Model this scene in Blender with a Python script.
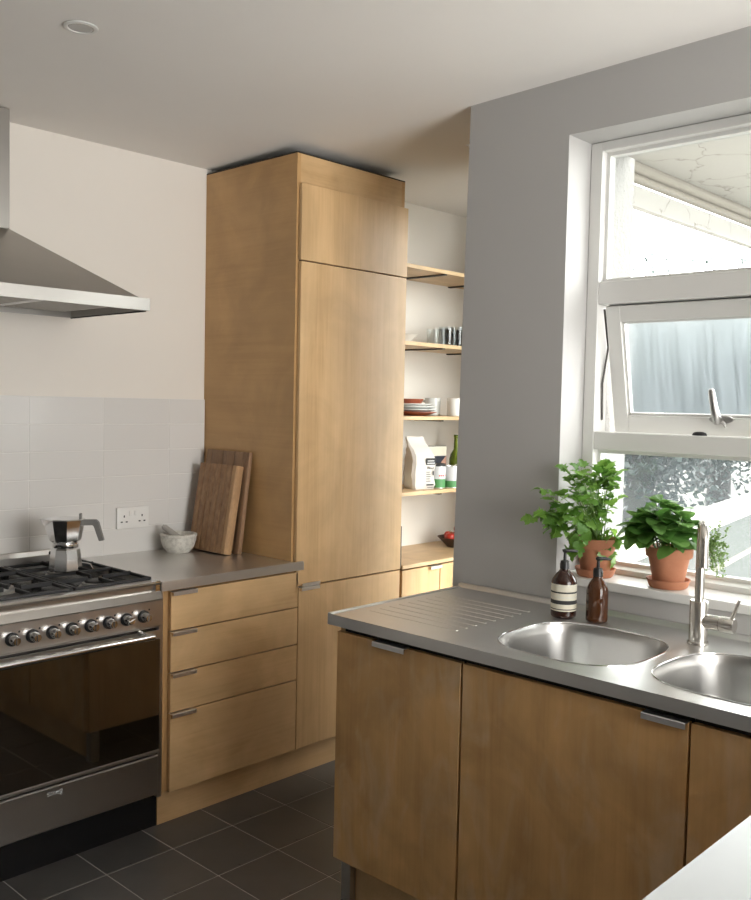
import bpy, bmesh, math, random
from mathutils import Vector, Matrix, Euler
random.seed(7)
PI = math.pi
for o in list(bpy.data.objects):
    bpy.data.objects.remove(o)
scene = bpy.context.scene
COL = scene.collection

# ------------------------------------------------------------------ camera
FPX, YAW, PITCH, ROLL = 932.7, -0.81433, 0.0502, 0.02117
CAM = Vector((0, 0, 1.54))
def _rot():
    a, b, c = YAW, PITCH, ROLL
    yaw = Matrix(((math.cos(a), 0, math.sin(a)), (0, 1, 0), (-math.sin(a), 0, math.cos(a))))
    pit = Matrix(((1, 0, 0), (0, math.cos(b), -math.sin(b)), (0, math.sin(b), math.cos(b))))
    rol = Matrix(((math.cos(c), -math.sin(c), 0), (math.sin(c), math.cos(c), 0), (0, 0, 1)))
    return rol @ pit @ yaw
_R = _rot()
def _row(i, s):
    r = _R[i]
    return Vector((r[0], r[2], -r[1])) * s
right, up, back = _row(0, 1), _row(1, -1), _row(2, -1)
camd = bpy.data.cameras.new('camera')
camd.sensor_fit = 'VERTICAL'
camd.sensor_height = 36
camd.lens = FPX * 36 / 900
camd.clip_start = 0.02
cam = bpy.data.objects.new('camera', camd)
COL.objects.link(cam)
m = Matrix((right, up, back)).transposed().to_4x4()
m.translation = CAM
cam.matrix_world = m
scene.camera = cam

# ------------------------------------------------------------------ sky, exposure
world = bpy.data.worlds.new('sky')
scene.world = world
world.use_nodes = True
bg = world.node_tree.nodes['Background']
bg.inputs[0].default_value = (1.0, 0.985, 0.96, 1)
bg.inputs[1].default_value = 2.4
vs = scene.view_settings
vs.view_transform = 'Standard'
vs.look = 'None'
vs.gamma = 1
vs.use_curve_mapping = False
vs.exposure = 2.4

def portal(name, loc, rot, sx, sy):
    l = bpy.data.lights.new(name, 'AREA')
    l.shape = 'RECTANGLE'; l.size = sx; l.size_y = sy
    l.cycles.is_portal = True
    o = bpy.data.objects.new(name, l)
    o.location = loc; o.rotation_euler = rot
    COL.objects.link(o)
portal('window_daylight', (2.97, 1.17, 1.70), (0, PI/2, 0), 1.44, 0.96)          # the kitchen window
portal('glazed_door_daylight', (1.675, -1.62, 1.225), (PI/2, 0, 0), 1.75, 2.45)       # glazed doors behind the camera
portal('back_door_daylight', (3.54, 2.31, 1.29), (PI/2, 0, 0), 0.56, 2.28)     # glazed back door of the shelf corner

# ------------------------------------------------------------------ helpers: mesh building
def V(*a): return Vector(a)
def box(bm, x0, x1, y0, y1, z0, z1, bev=0.0, seg=1):
    vs_ = [bm.verts.new(p) for p in ((x0,y0,z0),(x1,y0,z0),(x1,y1,z0),(x0,y1,z0),(x0,y0,z1),(x1,y0,z1),(x1,y1,z1),(x0,y1,z1))]
    fs = [bm.faces.new([vs_[i] for i in q]) for q in ((3,2,1,0),(4,5,6,7),(0,1,5,4),(1,2,6,5),(2,3,7,6),(3,0,4,7))]
    if bev:
        es = list({e for f in fs for e in f.edges})
        bmesh.ops.bevel(bm, geom=es, offset=bev, segments=seg, affect='EDGES', profile=0.5)
    return bm
def B(x0, x1, y0, y1, z0, z1, bev=0.0, seg=1):
    return box(bmesh.new(), x0, x1, y0, y1, z0, z1, bev, seg)
def prism(bm, poly, axis, a, b):
    """poly: list of 2D points; axis 'x': (y,z), 'y': (x,z), 'z': (x,y); extruded a..b"""
    def P(u, v, w):
        return {'x': (w,u,v), 'y': (u,w,v), 'z': (u,v,w)}[axis]
    n = len(poly)
    A = [bm.verts.new(P(u, v, a)) for u, v in poly]
    Bv = [bm.verts.new(P(u, v, b)) for u, v in poly]
    fs = [bm.faces.new(A), bm.faces.new(Bv[::-1])]
    for i in range(n):
        fs.append(bm.faces.new((A[i], Bv[i], Bv[(i+1) % n], A[(i+1) % n])))
    bmesh.ops.recalc_face_normals(bm, faces=fs)
    return bm
def lathe(bm, prof, seg=32, c=(0, 0, 0), close=False):
    rings = []
    for r, z in prof:
        if r <= 1e-6:
            rings.append([bm.verts.new((c[0], c[1], c[2]+z))])
        else:
            rings.append([bm.verts.new((c[0]+r*math.cos(2*PI*k/seg), c[1]+r*math.sin(2*PI*k/seg), c[2]+z)) for k in range(seg)])
    fs = []
    pairs = list(zip(rings, rings[1:]))
    if close: pairs.append((rings[-1], rings[0]))
    for a, b in pairs:
        for k in range(seg):
            k2 = (k+1) % seg
            if len(a) == 1 and len(b) == 1: continue
            if len(a) == 1: fs.append(bm.faces.new((a[0], b[k], b[k2])))
            elif len(b) == 1: fs.append(bm.faces.new((a[k2], a[k], b[0])))
            else: fs.append(bm.faces.new((a[k], b[k], b[k2], a[k2])))
    bmesh.ops.recalc_face_normals(bm, faces=fs)
    return bm
def tube(bm, pts, rad, seg=12, caps=True):
    pts = [Vector(p) for p in pts]
    n = len(pts)
    if not hasattr(rad, '__len__'): rad = [rad]*n
    rings, prev = [], None
    for i, p in enumerate(pts):
        d = (pts[min(i+1, n-1)] - pts[max(i-1, 0)]).normalized()
        if prev is None:
            a = d.orthogonal().normalized()
        else:
            a = (prev - d*prev.dot(d)).normalized()
        prev = a
        b = d.cross(a)
        rings.append([bm.verts.new(p + (a*math.cos(2*PI*k/seg) + b*math.sin(2*PI*k/seg))*rad[i]) for k in range(seg)])
    fs = []
    for A, C in zip(rings, rings[1:]):
        for k in range(seg):
            k2 = (k+1) % seg
            fs.append(bm.faces.new((A[k], A[k2], C[k2], C[k])))
    if caps:
        fs.append(bm.faces.new(rings[0][::-1])); fs.append(bm.faces.new(rings[-1]))
    bmesh.ops.recalc_face_normals(bm, faces=fs)
    return bm
def loft(bm, loops, cap0=False, cap1=False):
    R = [[bm.verts.new(p) for p in l] for l in loops]
    n = len(R[0]); fs = []
    for a, b in zip(R, R[1:]):
        for k in range(n):
            k2 = (k+1) % n
            fs.append(bm.faces.new((a[k], a[k2], b[k2], b[k])))
    if cap0: fs.append(bm.faces.new(R[0][::-1]))
    if cap1: fs.append(bm.faces.new(R[-1]))
    return R
def xform(bm, mat):
    bmesh.ops.transform(bm, matrix=mat, verts=bm.verts)
    return bm
def mesh_of(name, bm, mat, smooth=0):
    me = bpy.data.meshes.new(name)
    bm.to_mesh(me); bm.free()
    for m_ in (mat if isinstance(mat, (list, tuple)) else [mat]):
        me.materials.append(m_)
    if smooth:
        for p in me.polygons: p.use_smooth = True
        me.set_sharp_from_angle(angle=math.radians(smooth))
    return me
def obj(name, bm, mat, parent=None, smooth=0, world=True):
    """links ONE mesh object; with world=True the vertices are given in world space"""
    if parent is not None and world:
        off = parent.location.copy()
        if parent.parent is not None: off = off + parent.parent.location
        xform(bm, Matrix.Translation(-off))
    o = bpy.data.objects.new(name, mesh_of(name, bm, mat, smooth) if not isinstance(bm, bpy.types.Mesh) else bm)
    COL.objects.link(o)
    if parent is not None: o.parent = parent
    return o
def tag(o, label, cat, group=None, kind=None):
    o['label'] = label; o['category'] = cat
    if group: o['group'] = group
    if kind: o['kind'] = kind
    return o
def thing(name, label, cat, loc=(0, 0, 0), rz=0.0, group=None):
    o = bpy.data.objects.new(name, None)
    o.empty_display_size = 0.05
    o.location = loc; o.rotation_euler = (0, 0, rz)
    COL.objects.link(o)
    return tag(o, label, cat, group)
def struct(name, bm, mat, parent=None, smooth=0):
    o = obj(name, bm, mat, parent, smooth)
    if parent is None: o['kind'] = 'structure'
    return o
def inst(name, mesh, parent, loc=(0,0,0), rot=(0,0,0), scale=(1,1,1)):
    o = bpy.data.objects.new(name, mesh)
    COL.objects.link(o)
    o.parent = parent; o.location = loc; o.rotation_euler = rot; o.scale = scale
    return o
def dup(root, loc, label=None, group=None, rz=None):
    r = root.copy(); COL.objects.link(r); r.location = loc
    if rz is not None: r.rotation_euler = (0, 0, rz)
    if label: r['label'] = label
    if group: r['group'] = group
    for ch in list(root.children):
        c = ch.copy(); COL.objects.link(c); c.parent = r
        for g in list(ch.children):
            d = g.copy(); COL.objects.link(d); d.parent = c
    return r
def text_bm(body, size, depth=0.0004):
    cu = bpy.data.curves.new('lettering', 'FONT')
    cu.body = body; cu.size = size; cu.extrude = depth; cu.align_x = 'CENTER'; cu.align_y = 'CENTER'
    o = bpy.data.objects.new('lettering', cu); COL.objects.link(o)
    me = o.to_mesh()
    bm = bmesh.new(); bm.from_mesh(me)
    o.to_mesh_clear()
    bpy.data.objects.remove(o); bpy.data.curves.remove(cu)
    return bm

# ------------------------------------------------------------------ helpers: materials
def mat(name, col=(0.8, 0.8, 0.8), rough=0.5, metal=0.0, spec=0.5, **kw):
    m_ = bpy.data.materials.new(name)
    m_.use_nodes = True
    p = m_.node_tree.nodes['Principled BSDF']
    p.inputs['Base Color'].default_value = (*col, 1)
    p.inputs['Roughness'].default_value = rough
    p.inputs['Metallic'].default_value = metal
    p.inputs['Specular IOR Level'].default_value = spec
    for k, v in kw.items():
        p.inputs[k.replace('_', ' ')].default_value = v
    return m_
def nt(m_): return m_.node_tree, m_.node_tree.nodes, m_.node_tree.links, m_.node_tree.nodes['Principled BSDF']
def coords(m_, scale=(1, 1, 1), space='Object'):
    t, N, L, p = nt(m_)
    tc = N.new('ShaderNodeTexCoord'); mp = N.new('ShaderNodeMapping')
    mp.inputs['Scale'].default_value = scale
    L.new(tc.outputs[space], mp.inputs['Vector'])
    return mp
def add_noise(m_, scale=(1,1,1), ns=5.0, detail=4.0, rough=0.6, space='Object', dist=0.0):
    t, N, L, p = nt(m_)
    mp = coords(m_, scale, space)
    n = N.new('ShaderNodeTexNoise')
    n.inputs['Scale'].default_value = ns; n.inputs['Detail'].default_value = detail
    n.inputs['Roughness'].default_value = rough; n.inputs['Distortion'].default_value = dist
    L.new(mp.outputs[0], n.inputs['Vector'])
    return n
def ramp(m_, src, stops):
    t, N, L, p = nt(m_)
    r = N.new('ShaderNodeValToRGB')
    e = r.color_ramp.elements
    while len(e) < len(stops): e.new(0.5)
    for i, (pos, c) in enumerate(stops):
        e[i].position = pos
        e[i].color = (*c, 1) if len(c) == 3 else c
    L.new(src, r.inputs[0])
    return r
def g(v): return (v, v, v)
def bump(m_, src, strength=0.1, dist=0.002):
    t, N, L, p = nt(m_)
    b = N.new('ShaderNodeBump')
    b.inputs['Strength'].default_value = strength; b.inputs['Distance'].default_value = dist
    L.new(src, b.inputs['Height']); L.new(b.outputs[0], p.inputs['Normal'])
def mixc(m_, a, b, fac, mode='MIX'):
    t, N, L, p = nt(m_)
    x = N.new('ShaderNodeMix'); x.data_type = 'RGBA'; x.blend_type = mode
    for s, v in ((0, fac), (6, a), (7, b)):
        if isinstance(v, (int, float)): x.inputs[s].default_value = v
        elif isinstance(v, tuple): x.inputs[s].default_value = (*v, 1)
        else: L.new(v, x.inputs[s])
    return x.outputs[2]
def paint(name, col, rough=0.6, bs=0.06):
    m_ = mat(name, col, rough)
    t, N, L, p = nt(m_)
    n = add_noise(m_, ns=1.6, detail=5)
    r = ramp(m_, n.outputs[0], [(0.3, tuple(c*0.965 for c in col)), (0.7, col)])
    L.new(r.outputs[0], p.inputs['Base Color'])
    n2 = add_noise(m_, ns=140, detail=2)
    bump(m_, n2.outputs[0], bs, 0.002)
    return m_
def ply(name, grain='z', dark=(0.57, 0.365, 0.175), light=(0.71, 0.485, 0.255), rough=0.42, worn=0.0):
    """birch plywood: fine long grain along one axis, broad soft figure, optional rubbed patches"""
    m_ = mat(name, light, rough)
    t, N, L, p = nt(m_)
    ax = 'xyz'.index(grain)
    s1 = [9.0]*3; s1[ax] = 0.8
    s2 = [110.0]*3; s2[ax] = 3.0
    oi = N.new('ShaderNodeObjectInfo')
    def nz(scale, ns, det, dist):
        n = add_noise(m_, scale, ns, det, 0.55, dist=dist)
        mp = n.inputs['Vector'].links[0].from_node
        vm = N.new('ShaderNodeVectorMath'); vm.operation = 'SCALE'
        cb = N.new('ShaderNodeCombineXYZ')
        for k in range(3): L.new(oi.outputs['Random'], cb.inputs[k])
        L.new(cb.outputs[0], vm.inputs[0]); vm.inputs['Scale'].default_value = 37.0
        L.new(vm.outputs[0], mp.inputs['Location'])
        return n
    if grain == 'x': s1 = [3.0, 5.0, 5.0]
    n1 = nz(tuple(s1), 1.0, 5.0, 1.2)
    n2 = nz(tuple(s2), 1.0, 3.0, 0.2)
    n3 = nz((1, 1, 1), 3.5, 4.0, 0.8)
    mx = N.new('ShaderNodeMath'); mx.operation = 'MULTIPLY_ADD'
    L.new(n2.outputs[0], mx.inputs[0]); mx.inputs[1].default_value = 0.45; L.new(n1.outputs[0], mx.inputs[2])
    r = ramp(m_, mx.outputs[0], [(0.48, dark), (0.72, tuple((a+b)/2*1.02 for a, b in zip(dark, light))), (1.0, light)])
    r3 = ramp(m_, n3.outputs[0], [(0.35, g(0.86)), (0.65, g(1.04))])
    c = mixc(m_, r.outputs[0], r3.outputs[0], 1.0, 'MULTIPLY')
    if worn:
        n4 = nz((5.0, 5.0, 2.0), 2.2, 7.0, 0.9)
        r4 = ramp(m_, n4.outputs[0], [(0.5, g(0)), (0.75, g(worn))])
        c = mixc(m_, c, (0.72, 0.56, 0.37), r4.outputs[0])
        n5 = nz((3, 3, 3), 1.3, 5.0, 1.0)
        r5 = ramp(m_, n5.outputs[0], [(0.38, g(0.84)), (0.6, g(1.0))])
        c = mixc(m_, c, r5.outputs[0], 1.0, 'MULTIPLY')
    L.new(c, p.inputs['Base Color'])
    bump(m_, n2.outputs[0], 0.05, 0.001)
    return m_
def steel(name, col=(0.56, 0.55, 0.53), rough=0.28, axis='x', smear=0.07, bs=0.02):
    m_ = mat(name, col, rough, 1.0)
    t, N, L, p = nt(m_)
    n2 = add_noise(m_, (1, 1, 1), 2.5, 4.0)
    r = ramp(m_, n2.outputs[0], [(0.3, tuple(c*0.94 for c in col)), (0.7, tuple(min(c*1.05, 1) for c in col))])
    L.new(r.outputs[0], p.inputs['Base Color'])
    return m_

M = {}
M['wall'] = paint('warm_white_wall_paint', (0.81, 0.765, 0.70))
M['wall_grey'] = paint('window_wall_grey', (0.44, 0.432, 0.42))  # greyer and darker than the other walls
M['wall_dim'] = paint('pale_left_wall_paint', (0.66, 0.67, 0.68))
M['ceiling'] = paint('ceiling_paint', (0.80, 0.775, 0.74), 0.7)
M['gloss'] = mat('white_gloss_paint', (0.68, 0.675, 0.65), 0.3)
n = add_noise(M['gloss'], ns=60, detail=2); bump(M['gloss'], n.outputs[0], 0.04, 0.001)
M['render'] = paint('rough_cast_render', (0.30, 0.295, 0.28), 0.9, 0.7)
n = add_noise(M['render'], ns=55, detail=5); bump(M['render'], n.outputs[0], 0.8, 0.01)
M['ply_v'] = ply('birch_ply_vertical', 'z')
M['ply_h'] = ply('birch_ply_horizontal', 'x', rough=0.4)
M['ply_shade'] = ply('shaded_birch_ply', 'y', dark=(0.49, 0.29, 0.12), light=(0.57, 0.35, 0.155), rough=0.45)  # same ply as the fronts, darkened for the shade on side faces
M['ply_old'] = ply('handled_birch_ply', 'z', dark=(0.60, 0.345, 0.135), light=(0.74, 0.46, 0.20), worn=0.55)
M['ply_shelf'] = ply('shelf_ply', 'x', dark=(0.50, 0.34, 0.18), light=(0.68, 0.49, 0.29))
M['steel'] = steel('brushed_steel_worktop', (0.70, 0.69, 0.67), 0.36, 'x')
M['steel_sink'] = steel('scratched_steel_sink_top', (0.74, 0.74, 0.735), 0.38, 'y', 0.08)
M['steel_dimmed'] = steel('dimmed_steel_worktop', (0.52, 0.525, 0.53), 0.33, 'x')  # same worktop steel, darkened to hold down the bright reflection
M['steel_bowl'] = steel('satin_steel_bowl', (0.46, 0.455, 0.44), 0.30, 'z', 0.04)
M['steel_cooker'] = steel('cooker_steel', (0.62, 0.595, 0.565), 0.28, 'x', 0.05)
M['steel_hood'] = steel('hood_steel', (0.41, 0.395, 0.37), 0.33, 'x', 0.04)
M['nickel'] = steel('brushed_nickel', (0.60, 0.575, 0.53), 0.24, 'z', 0.03)
M['chrome'] = mat('polished_chrome', (0.78, 0.78, 0.78), 0.10, 1.0)
M['alu'] = mat('satin_aluminium', (0.82, 0.82, 0.83), 0.34, 1.0)
M['handle_metal'] = mat('grey_cast_metal', (0.42, 0.41, 0.40), 0.35, 1.0)
M['alu_cast'] = mat('polished_cast_aluminium', (0.80, 0.80, 0.80), 0.14, 1.0)
M['black'] = mat('black_enamel', (0.012, 0.012, 0.013), 0.22)
M['iron'] = mat('cast_iron', (0.016, 0.016, 0.017), 0.48)
n = add_noise(M['iron'], ns=260, detail=2); bump(M['iron'], n.outputs[0], 0.25, 0.001)
M['gap_shade'] = mat('gap_shade_black', (0.02, 0.016, 0.012), 0.8)  # near-black colour stands in for shade in the cabinet gaps
M['ovenglass'] = mat('tinted_oven_glass', (0.010, 0.007, 0.004), 0.035, IOR=2.6)
M['burner'] = mat('worn_burner_aluminium', (0.42, 0.41, 0.39), 0.5, 0.7)
M['black_plastic'] = mat('black_plastic', (0.015, 0.015, 0.016), 0.33)
M['grey_plastic'] = mat('grey_handle_plastic', (0.20, 0.195, 0.185), 0.4)
M['white_plastic'] = mat('white_plastic', (0.80, 0.79, 0.76), 0.32)
M['hole'] = mat('socket_hole', (0.01, 0.01, 0.01), 0.8)
M['bracket'] = mat('black_steel_bracket', (0.014, 0.012, 0.011), 0.5)
M['terracotta'] = mat('terracotta', (0.42, 0.165, 0.085), 0.75)
t, N, L, p = nt(M['terracotta'])
n = add_noise(M['terracotta'], ns=14, detail=6)
r = ramp(M['terracotta'], n.outputs[0], [(0.3, (0.36, 0.140, 0.070)), (0.7, (0.46, 0.195, 0.105))]); L.new(r.outputs[0], p.inputs['Base Color'])
M['lamp_off'] = mat('unlit_lamp_glass', (0.42, 0.41, 0.39), 0.2)
M['soil'] = mat('potting_soil', (0.03, 0.02, 0.013), 0.95)
M['stone'] = mat('pale_stone', (0.62, 0.60, 0.54), 0.6)
t, N, L, p = nt(M['stone'])
n = add_noise(M['stone'], ns=70, detail=5)
r = ramp(M['stone'], n.outputs[0], [(0.35, (0.5, 0.48, 0.43)), (0.6, (0.68, 0.66, 0.60))]); L.new(r.outputs[0], p.inputs['Base Color'])
M['stone_grey'] = mat('grey_stone', (0.36, 0.34, 0.31), 0.6)
M['ceramic'] = mat('white_glazed_ceramic', (0.78, 0.77, 0.73), 0.15)
M['ceramic_grey'] = mat('pale_grey_glazed_ceramic', (0.68, 0.69, 0.67), 0.2)
M['ceramic_red'] = mat('brick_red_ceramic', (0.30, 0.075, 0.035), 0.35)
M['paper'] = mat('paper_bag', (0.62, 0.585, 0.54), 0.8)
n = add_noise(M['paper'], ns=30, detail=4); bump(M['paper'], n.outputs[0], 0.35, 0.004)
M['ink'] = mat('black_print', (0.03, 0.03, 0.03), 0.7)
M['ink_red'] = mat('red_print', (0.55, 0.04, 0.03), 0.6)
M['label_white'] = mat('white_label_paper', (0.62, 0.62, 0.63), 0.55)
M['label_cream'] = mat('cream_label_paper', (0.70, 0.665, 0.54), 0.6)
M['label_green'] = mat('green_print', (0.08, 0.26, 0.09), 0.5)
M['label_dark'] = mat('dark_blue_print', (0.03, 0.035, 0.05), 0.45)
M['label_pink'] = mat('brown_pink_print', (0.48, 0.27, 0.20), 0.5)
M['apple'] = mat('red_fruit_skin', (0.42, 0.035, 0.02), 0.28)
M['bowl_dark'] = mat('dark_lacquer_bowl', (0.04, 0.018, 0.012), 0.35)
M['amber'] = mat('amber_glass', (0.10, 0.034, 0.010), 0.06, Transmission_Weight=0.35, IOR=1.5)
M['amber_dark'] = mat('dark_amber_glass', (0.035, 0.014, 0.009), 0.07, Transmission_Weight=0.08, IOR=1.5)
M['green_glass'] = mat('green_bottle_glass', (0.22, 0.30, 0.03), 0.06, Transmission_Weight=0.5, IOR=1.45)
M['pipe'] = paint('old_cream_gutter_paint', (0.26, 0.24, 0.205), 0.6)
M['pipe_dark'] = paint('weathered_grey_paint', (0.075, 0.068, 0.06), 0.7)
M['ground'] = paint('rough_garden_ground', (0.14, 0.135, 0.12), 0.9)
M['garden_wall'] = paint('grey_garden_render', (0.085, 0.092, 0.085), 0.9)
M['bark'] = mat('bark', (0.028, 0.027, 0.025), 0.9)

def thin_glass(name, haze=0.0, streaks=False):
    """clear pane: mostly see-through with a fresnel reflection; haze = dirt or condensation that scatters light"""
    m_ = bpy.data.materials.new(name); m_.use_nodes = True
    t, N, L = m_.node_tree, m_.node_tree.nodes, m_.node_tree.links
    N.remove(N['Principled BSDF'])
    out = N['Material Output']
    tr = N.new('ShaderNodeBsdfTransparent'); tr.inputs[0].default_value = (0.95, 0.97, 0.97, 1)
    gl = N.new('ShaderNodeBsdfGlossy'); gl.inputs['Roughness'].default_value = 0.03
    fr0 = N.new('ShaderNodeLayerWeight'); fr0.inputs[0].default_value = 0.12
    fr = N.new('ShaderNodeMath'); fr.operation = 'MULTIPLY_ADD'; fr.inputs[1].default_value = 0.5; fr.inputs[2].default_value = 0.03; fr.use_clamp = True
    L.new(fr0.outputs['Facing'], fr.inputs[0])
    mx = N.new('ShaderNodeMixShader')
    L.new(fr.outputs[0], mx.inputs[0]); L.new(tr.outputs[0], mx.inputs[1]); L.new(gl.outputs[0], mx.inputs[2])
    res = mx
    if streaks:                                    # wet film: blurs what lies behind, in runs
        rf = N.new('ShaderNodeBsdfRefraction'); rf.inputs['Roughness'].default_value = 0.45; rf.inputs['IOR'].default_value = 1.05
        rf.inputs[0].default_value = (0.97, 0.98, 0.98, 1)
        mw = N.new('ShaderNodeMixShader'); mw.inputs[0].default_value = 0.85
        L.new(mx.outputs[0], mw.inputs[1]); L.new(rf.outputs[0], mw.inputs[2])
        mx = mw
    if haze:
        df = N.new('ShaderNodeBsdfTranslucent'); df.inputs[0].default_value = (0.66, 0.74, 0.80, 1)
        m2 = N.new('ShaderNodeMixShader')
        tc = N.new('ShaderNodeTexCoord'); mp = N.new('ShaderNodeMapping')
        mp.inputs['Scale'].default_value = (60, 60, 4) if streaks else (5, 5, 5)
        nz = N.new('ShaderNodeTexNoise'); nz.inputs['Scale'].default_value = 1.0; nz.inputs['Detail'].default_value = 5
        L.new(tc.outputs['Object'], mp.inputs[0]); L.new(mp.outputs[0], nz.inputs['Vector'])
        mr = N.new('ShaderNodeMapRange')
        mr.inputs['From Min'].default_value = 0.35; mr.inputs['From Max'].default_value = 0.65
        mr.inputs['To Min'].default_value = haze*(0.7 if streaks else 0.8); mr.inputs['To Max'].default_value = haze*1.2
        L.new(nz.outputs[0], mr.inputs['Value'])
        L.new(mr.outputs[0], m2.inputs[0]); L.new(mx.outputs[0], m2.inputs[1]); L.new(df.outputs[0], m2.inputs[2])
        res = m2
    L.new(res.outputs[0], out.inputs['Surface'])
    return m_
M['glass'] = thin_glass('window_glass')
M['glass_dirty'] = thin_glass('hazy_window_glass', 0.035)
M['glass_wet'] = thin_glass('condensation_on_glass', 0.08, True)
M['tumbler'] = thin_glass('drinking_glass', 0.0)

def leafmat(name, a, b, trans=0.35):
    m_ = mat(name, a, 0.45)
    t, N, L, p = nt(m_)
    oi = N.new('ShaderNodeObjectInfo')
    r = ramp(m_, oi.outputs['Random'], [(0.0, a), (1.0, b)])
    nz = add_noise(m_, ns=90, detail=3)
    r2 = ramp(m_, nz.outputs[0], [(0.3, g(0.8)), (0.7, g(1.1))])
    c = mixc(m_, r.outputs[0], r2.outputs[0], 1.0, 'MULTIPLY')
    L.new(c, p.inputs['Base Color'])
    tl = N.new('ShaderNodeBsdfTranslucent')
    hs = N.new('ShaderNodeHueSaturation'); hs.inputs['Value'].default_value = 1.5; hs.inputs['Hue'].default_value = 0.485
    L.new(c, hs.inputs['Color']); L.new(hs.outputs[0], tl.inputs[0])
    mx = N.new('ShaderNodeMixShader'); mx.inputs[0].default_value = trans
    L.new(p.outputs[0], mx.inputs[1]); L.new(tl.outputs[0], mx.inputs[2])
    L.new(mx.outputs[0], N['Material Output'].inputs['Surface'])
    return m_
M['parsley'] = leafmat('parsley_leaf', (0.075, 0.20, 0.03), (0.20, 0.38, 0.07), 0.4)
M['basil'] = leafmat('basil_leaf', (0.07, 0.19, 0.035), (0.16, 0.33, 0.08), 0.35)
M['thyme'] = leafmat('thyme_leaf', (0.13, 0.22, 0.06), (0.2, 0.3, 0.1), 0.3)
M['stem'] = mat('green_stem', (0.20, 0.33, 0.08), 0.5)
M['tree_leaf'] = leafmat('tree_leaf', (0.028, 0.042, 0.038), (0.036, 0.052, 0.046), 0.15)

# ================================================================== THE ROOM
WX = 2.60        # face of the window wall
WY = 3.38        # face of the cooker wall
NY = 3.15        # face of the wall behind the shelves
SILL = 1.0
# ---- floor with its tiles
M['grout'] = mat('pale_grout', (0.42, 0.41, 0.385), 0.9)
M['tile'] = mat('charcoal_floor_tile', (0.05, 0.049, 0.048), 0.36)
t, N, L, p = nt(M['tile'])
oi = N.new('ShaderNodeObjectInfo')
nz = add_noise(M['tile'], ns=9, detail=6)
r = ramp(M['tile'], nz.outputs[0], [(0.3, (0.078, 0.075, 0.072)), (0.7, (0.105, 0.101, 0.097))])
r2 = ramp(M['tile'], oi.outputs['Random'], [(0, g(0.88)), (1, g(1.1))])
L.new(mixc(M['tile'], r.outputs[0], r2.outputs[0], 1.0, 'MULTIPLY'), p.inputs['Base Color'])
r3 = ramp(M['tile'], nz.outputs[0], [(0.3, g(0.26)), (0.7, g(0.36))]); L.new(r3.outputs[0], p.inputs['Roughness'])
bump(M['tile'], nz.outputs[0], 0.05, 0.002)
M['tile_far'] = mat('charcoal_tiles_with_grout', (0.05, 0.05, 0.05), 0.4)
TP = 0.2535
TX0, TY0 = 1.8165 - 7*TP, 2.628 - 8*TP
t, N, L, p = nt(M['tile_far'])
mp = coords(M['tile_far']); mp.inputs['Location'].default_value = (-(TX0 % TP), -(TY0 % TP), 0)
bt = N.new('ShaderNodeTexBrick'); bt.offset = 0.0
for k, v in (('Scale', 1.0), ('Mortar Size', 0.0022), ('Brick Width', TP), ('Row Height', TP), ('Bias', 0.0), ('Mortar Smooth', 0.0)):
    bt.inputs[k].default_value = v
bt.inputs['Color1'].default_value = (0.085, 0.082, 0.079, 1); bt.inputs['Color2'].default_value = (0.095, 0.092, 0.088, 1)
bt.inputs['Mortar'].default_value = (0.42, 0.41, 0.385, 1)
L.new(mp.outputs[0], bt.inputs['Vector']); L.new(bt.outputs['Color'], p.inputs['Base Color'])
TX1, TY1 = TX0 + 16*TP, TY0 + 10*TP        # area laid with modelled tiles
fl = bmesh.new()
box(fl, -3.5, 2.95, -1.5, TY0, -0.12, 0.0)
box(fl, -3.5, TX0, TY0, 3.5, -0.12, 0.0)
box(fl, TX0, 4.2, TY1, 3.5, -0.12, 0.0)
box(fl, TX1, 4.2, TY0, TY1, -0.12, 0.0)
floor = struct('floor', fl, M['tile_far'])
floor['label'] = 'dark charcoal square floor tiles with pale grout'
obj('grout_bed', B(TX0, TX1, TY0, TY1, -0.12, -0.0015), M['grout'], floor)
tb = B(-TP/2+0.0019, TP/2-0.0019, -TP/2+0.0019, TP/2-0.0019, -0.008, 0.0, 0.0012)
tile_me = mesh_of('floor_tile', tb, M['tile'])
for i in range(16):
    for j in range(10):
        x, y = TX0+(i+0.5)*TP, TY0+(j+0.5)*TP
        if x > 2.75 and y < 2.3: continue
        inst('floor_tile', tile_me, floor, (x, y, random.uniform(-0.0004, 0.0003)))
# ---- ceiling (an old one, falling slightly towards the cooker wall)
def cz(y): return 2.541 + (3.38 - y)*0.025
bm = bmesh.new()
prism(bm, [(-1.6, cz(-1.6)), (3.6, cz(3.6)), (3.6, 2.85), (-1.6, 2.85)], 'x', -3.6, 2.952)
prism(bm, [(2.335, cz(2.335)), (3.6, cz(3.6)), (3.6, 2.85), (2.335, 2.85)], 'x', 2.952, 4.25)
struct('ceiling', bm, M['ceiling'])
# ---- walls
TOPZ = 2.72
wall_back = struct('wall_back', B(-3.5, 3.13, WY, WY+0.2, -0.1, TOPZ), M['wall'])
struct('wall_shelf_corner', B(3.13, 4.25, NY, NY+0.43, -0.1, TOPZ), M['wall'])
struct('wall_left', B(-3.7, -3.5, -1.5, WY+0.2, -0.1, TOPZ), M['wall_dim'])
bm = bmesh.new()                                   # wall behind the camera with an opening for glazed doors
box(bm, -3.7, 0.8, -1.7, -1.5, -0.1, TOPZ)
box(bm, 2.55, 2.95, -1.7, -1.5, -0.1, TOPZ)
box(bm, 0.8, 2.55, -1.7, -1.5, 2.45, TOPZ)
box(bm, 0.8, 2.55, -1.7, -1.5, -0.1, 0.0)
struct('wall_behind', bm, M['wall'])
OY0, OY1, OZ1 = 0.70, 1.635, 2.405                 # window opening
bm = bmesh.new()
box(bm, WX, 2.95, -1.5, OY0, -0.1, TOPZ)
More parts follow.
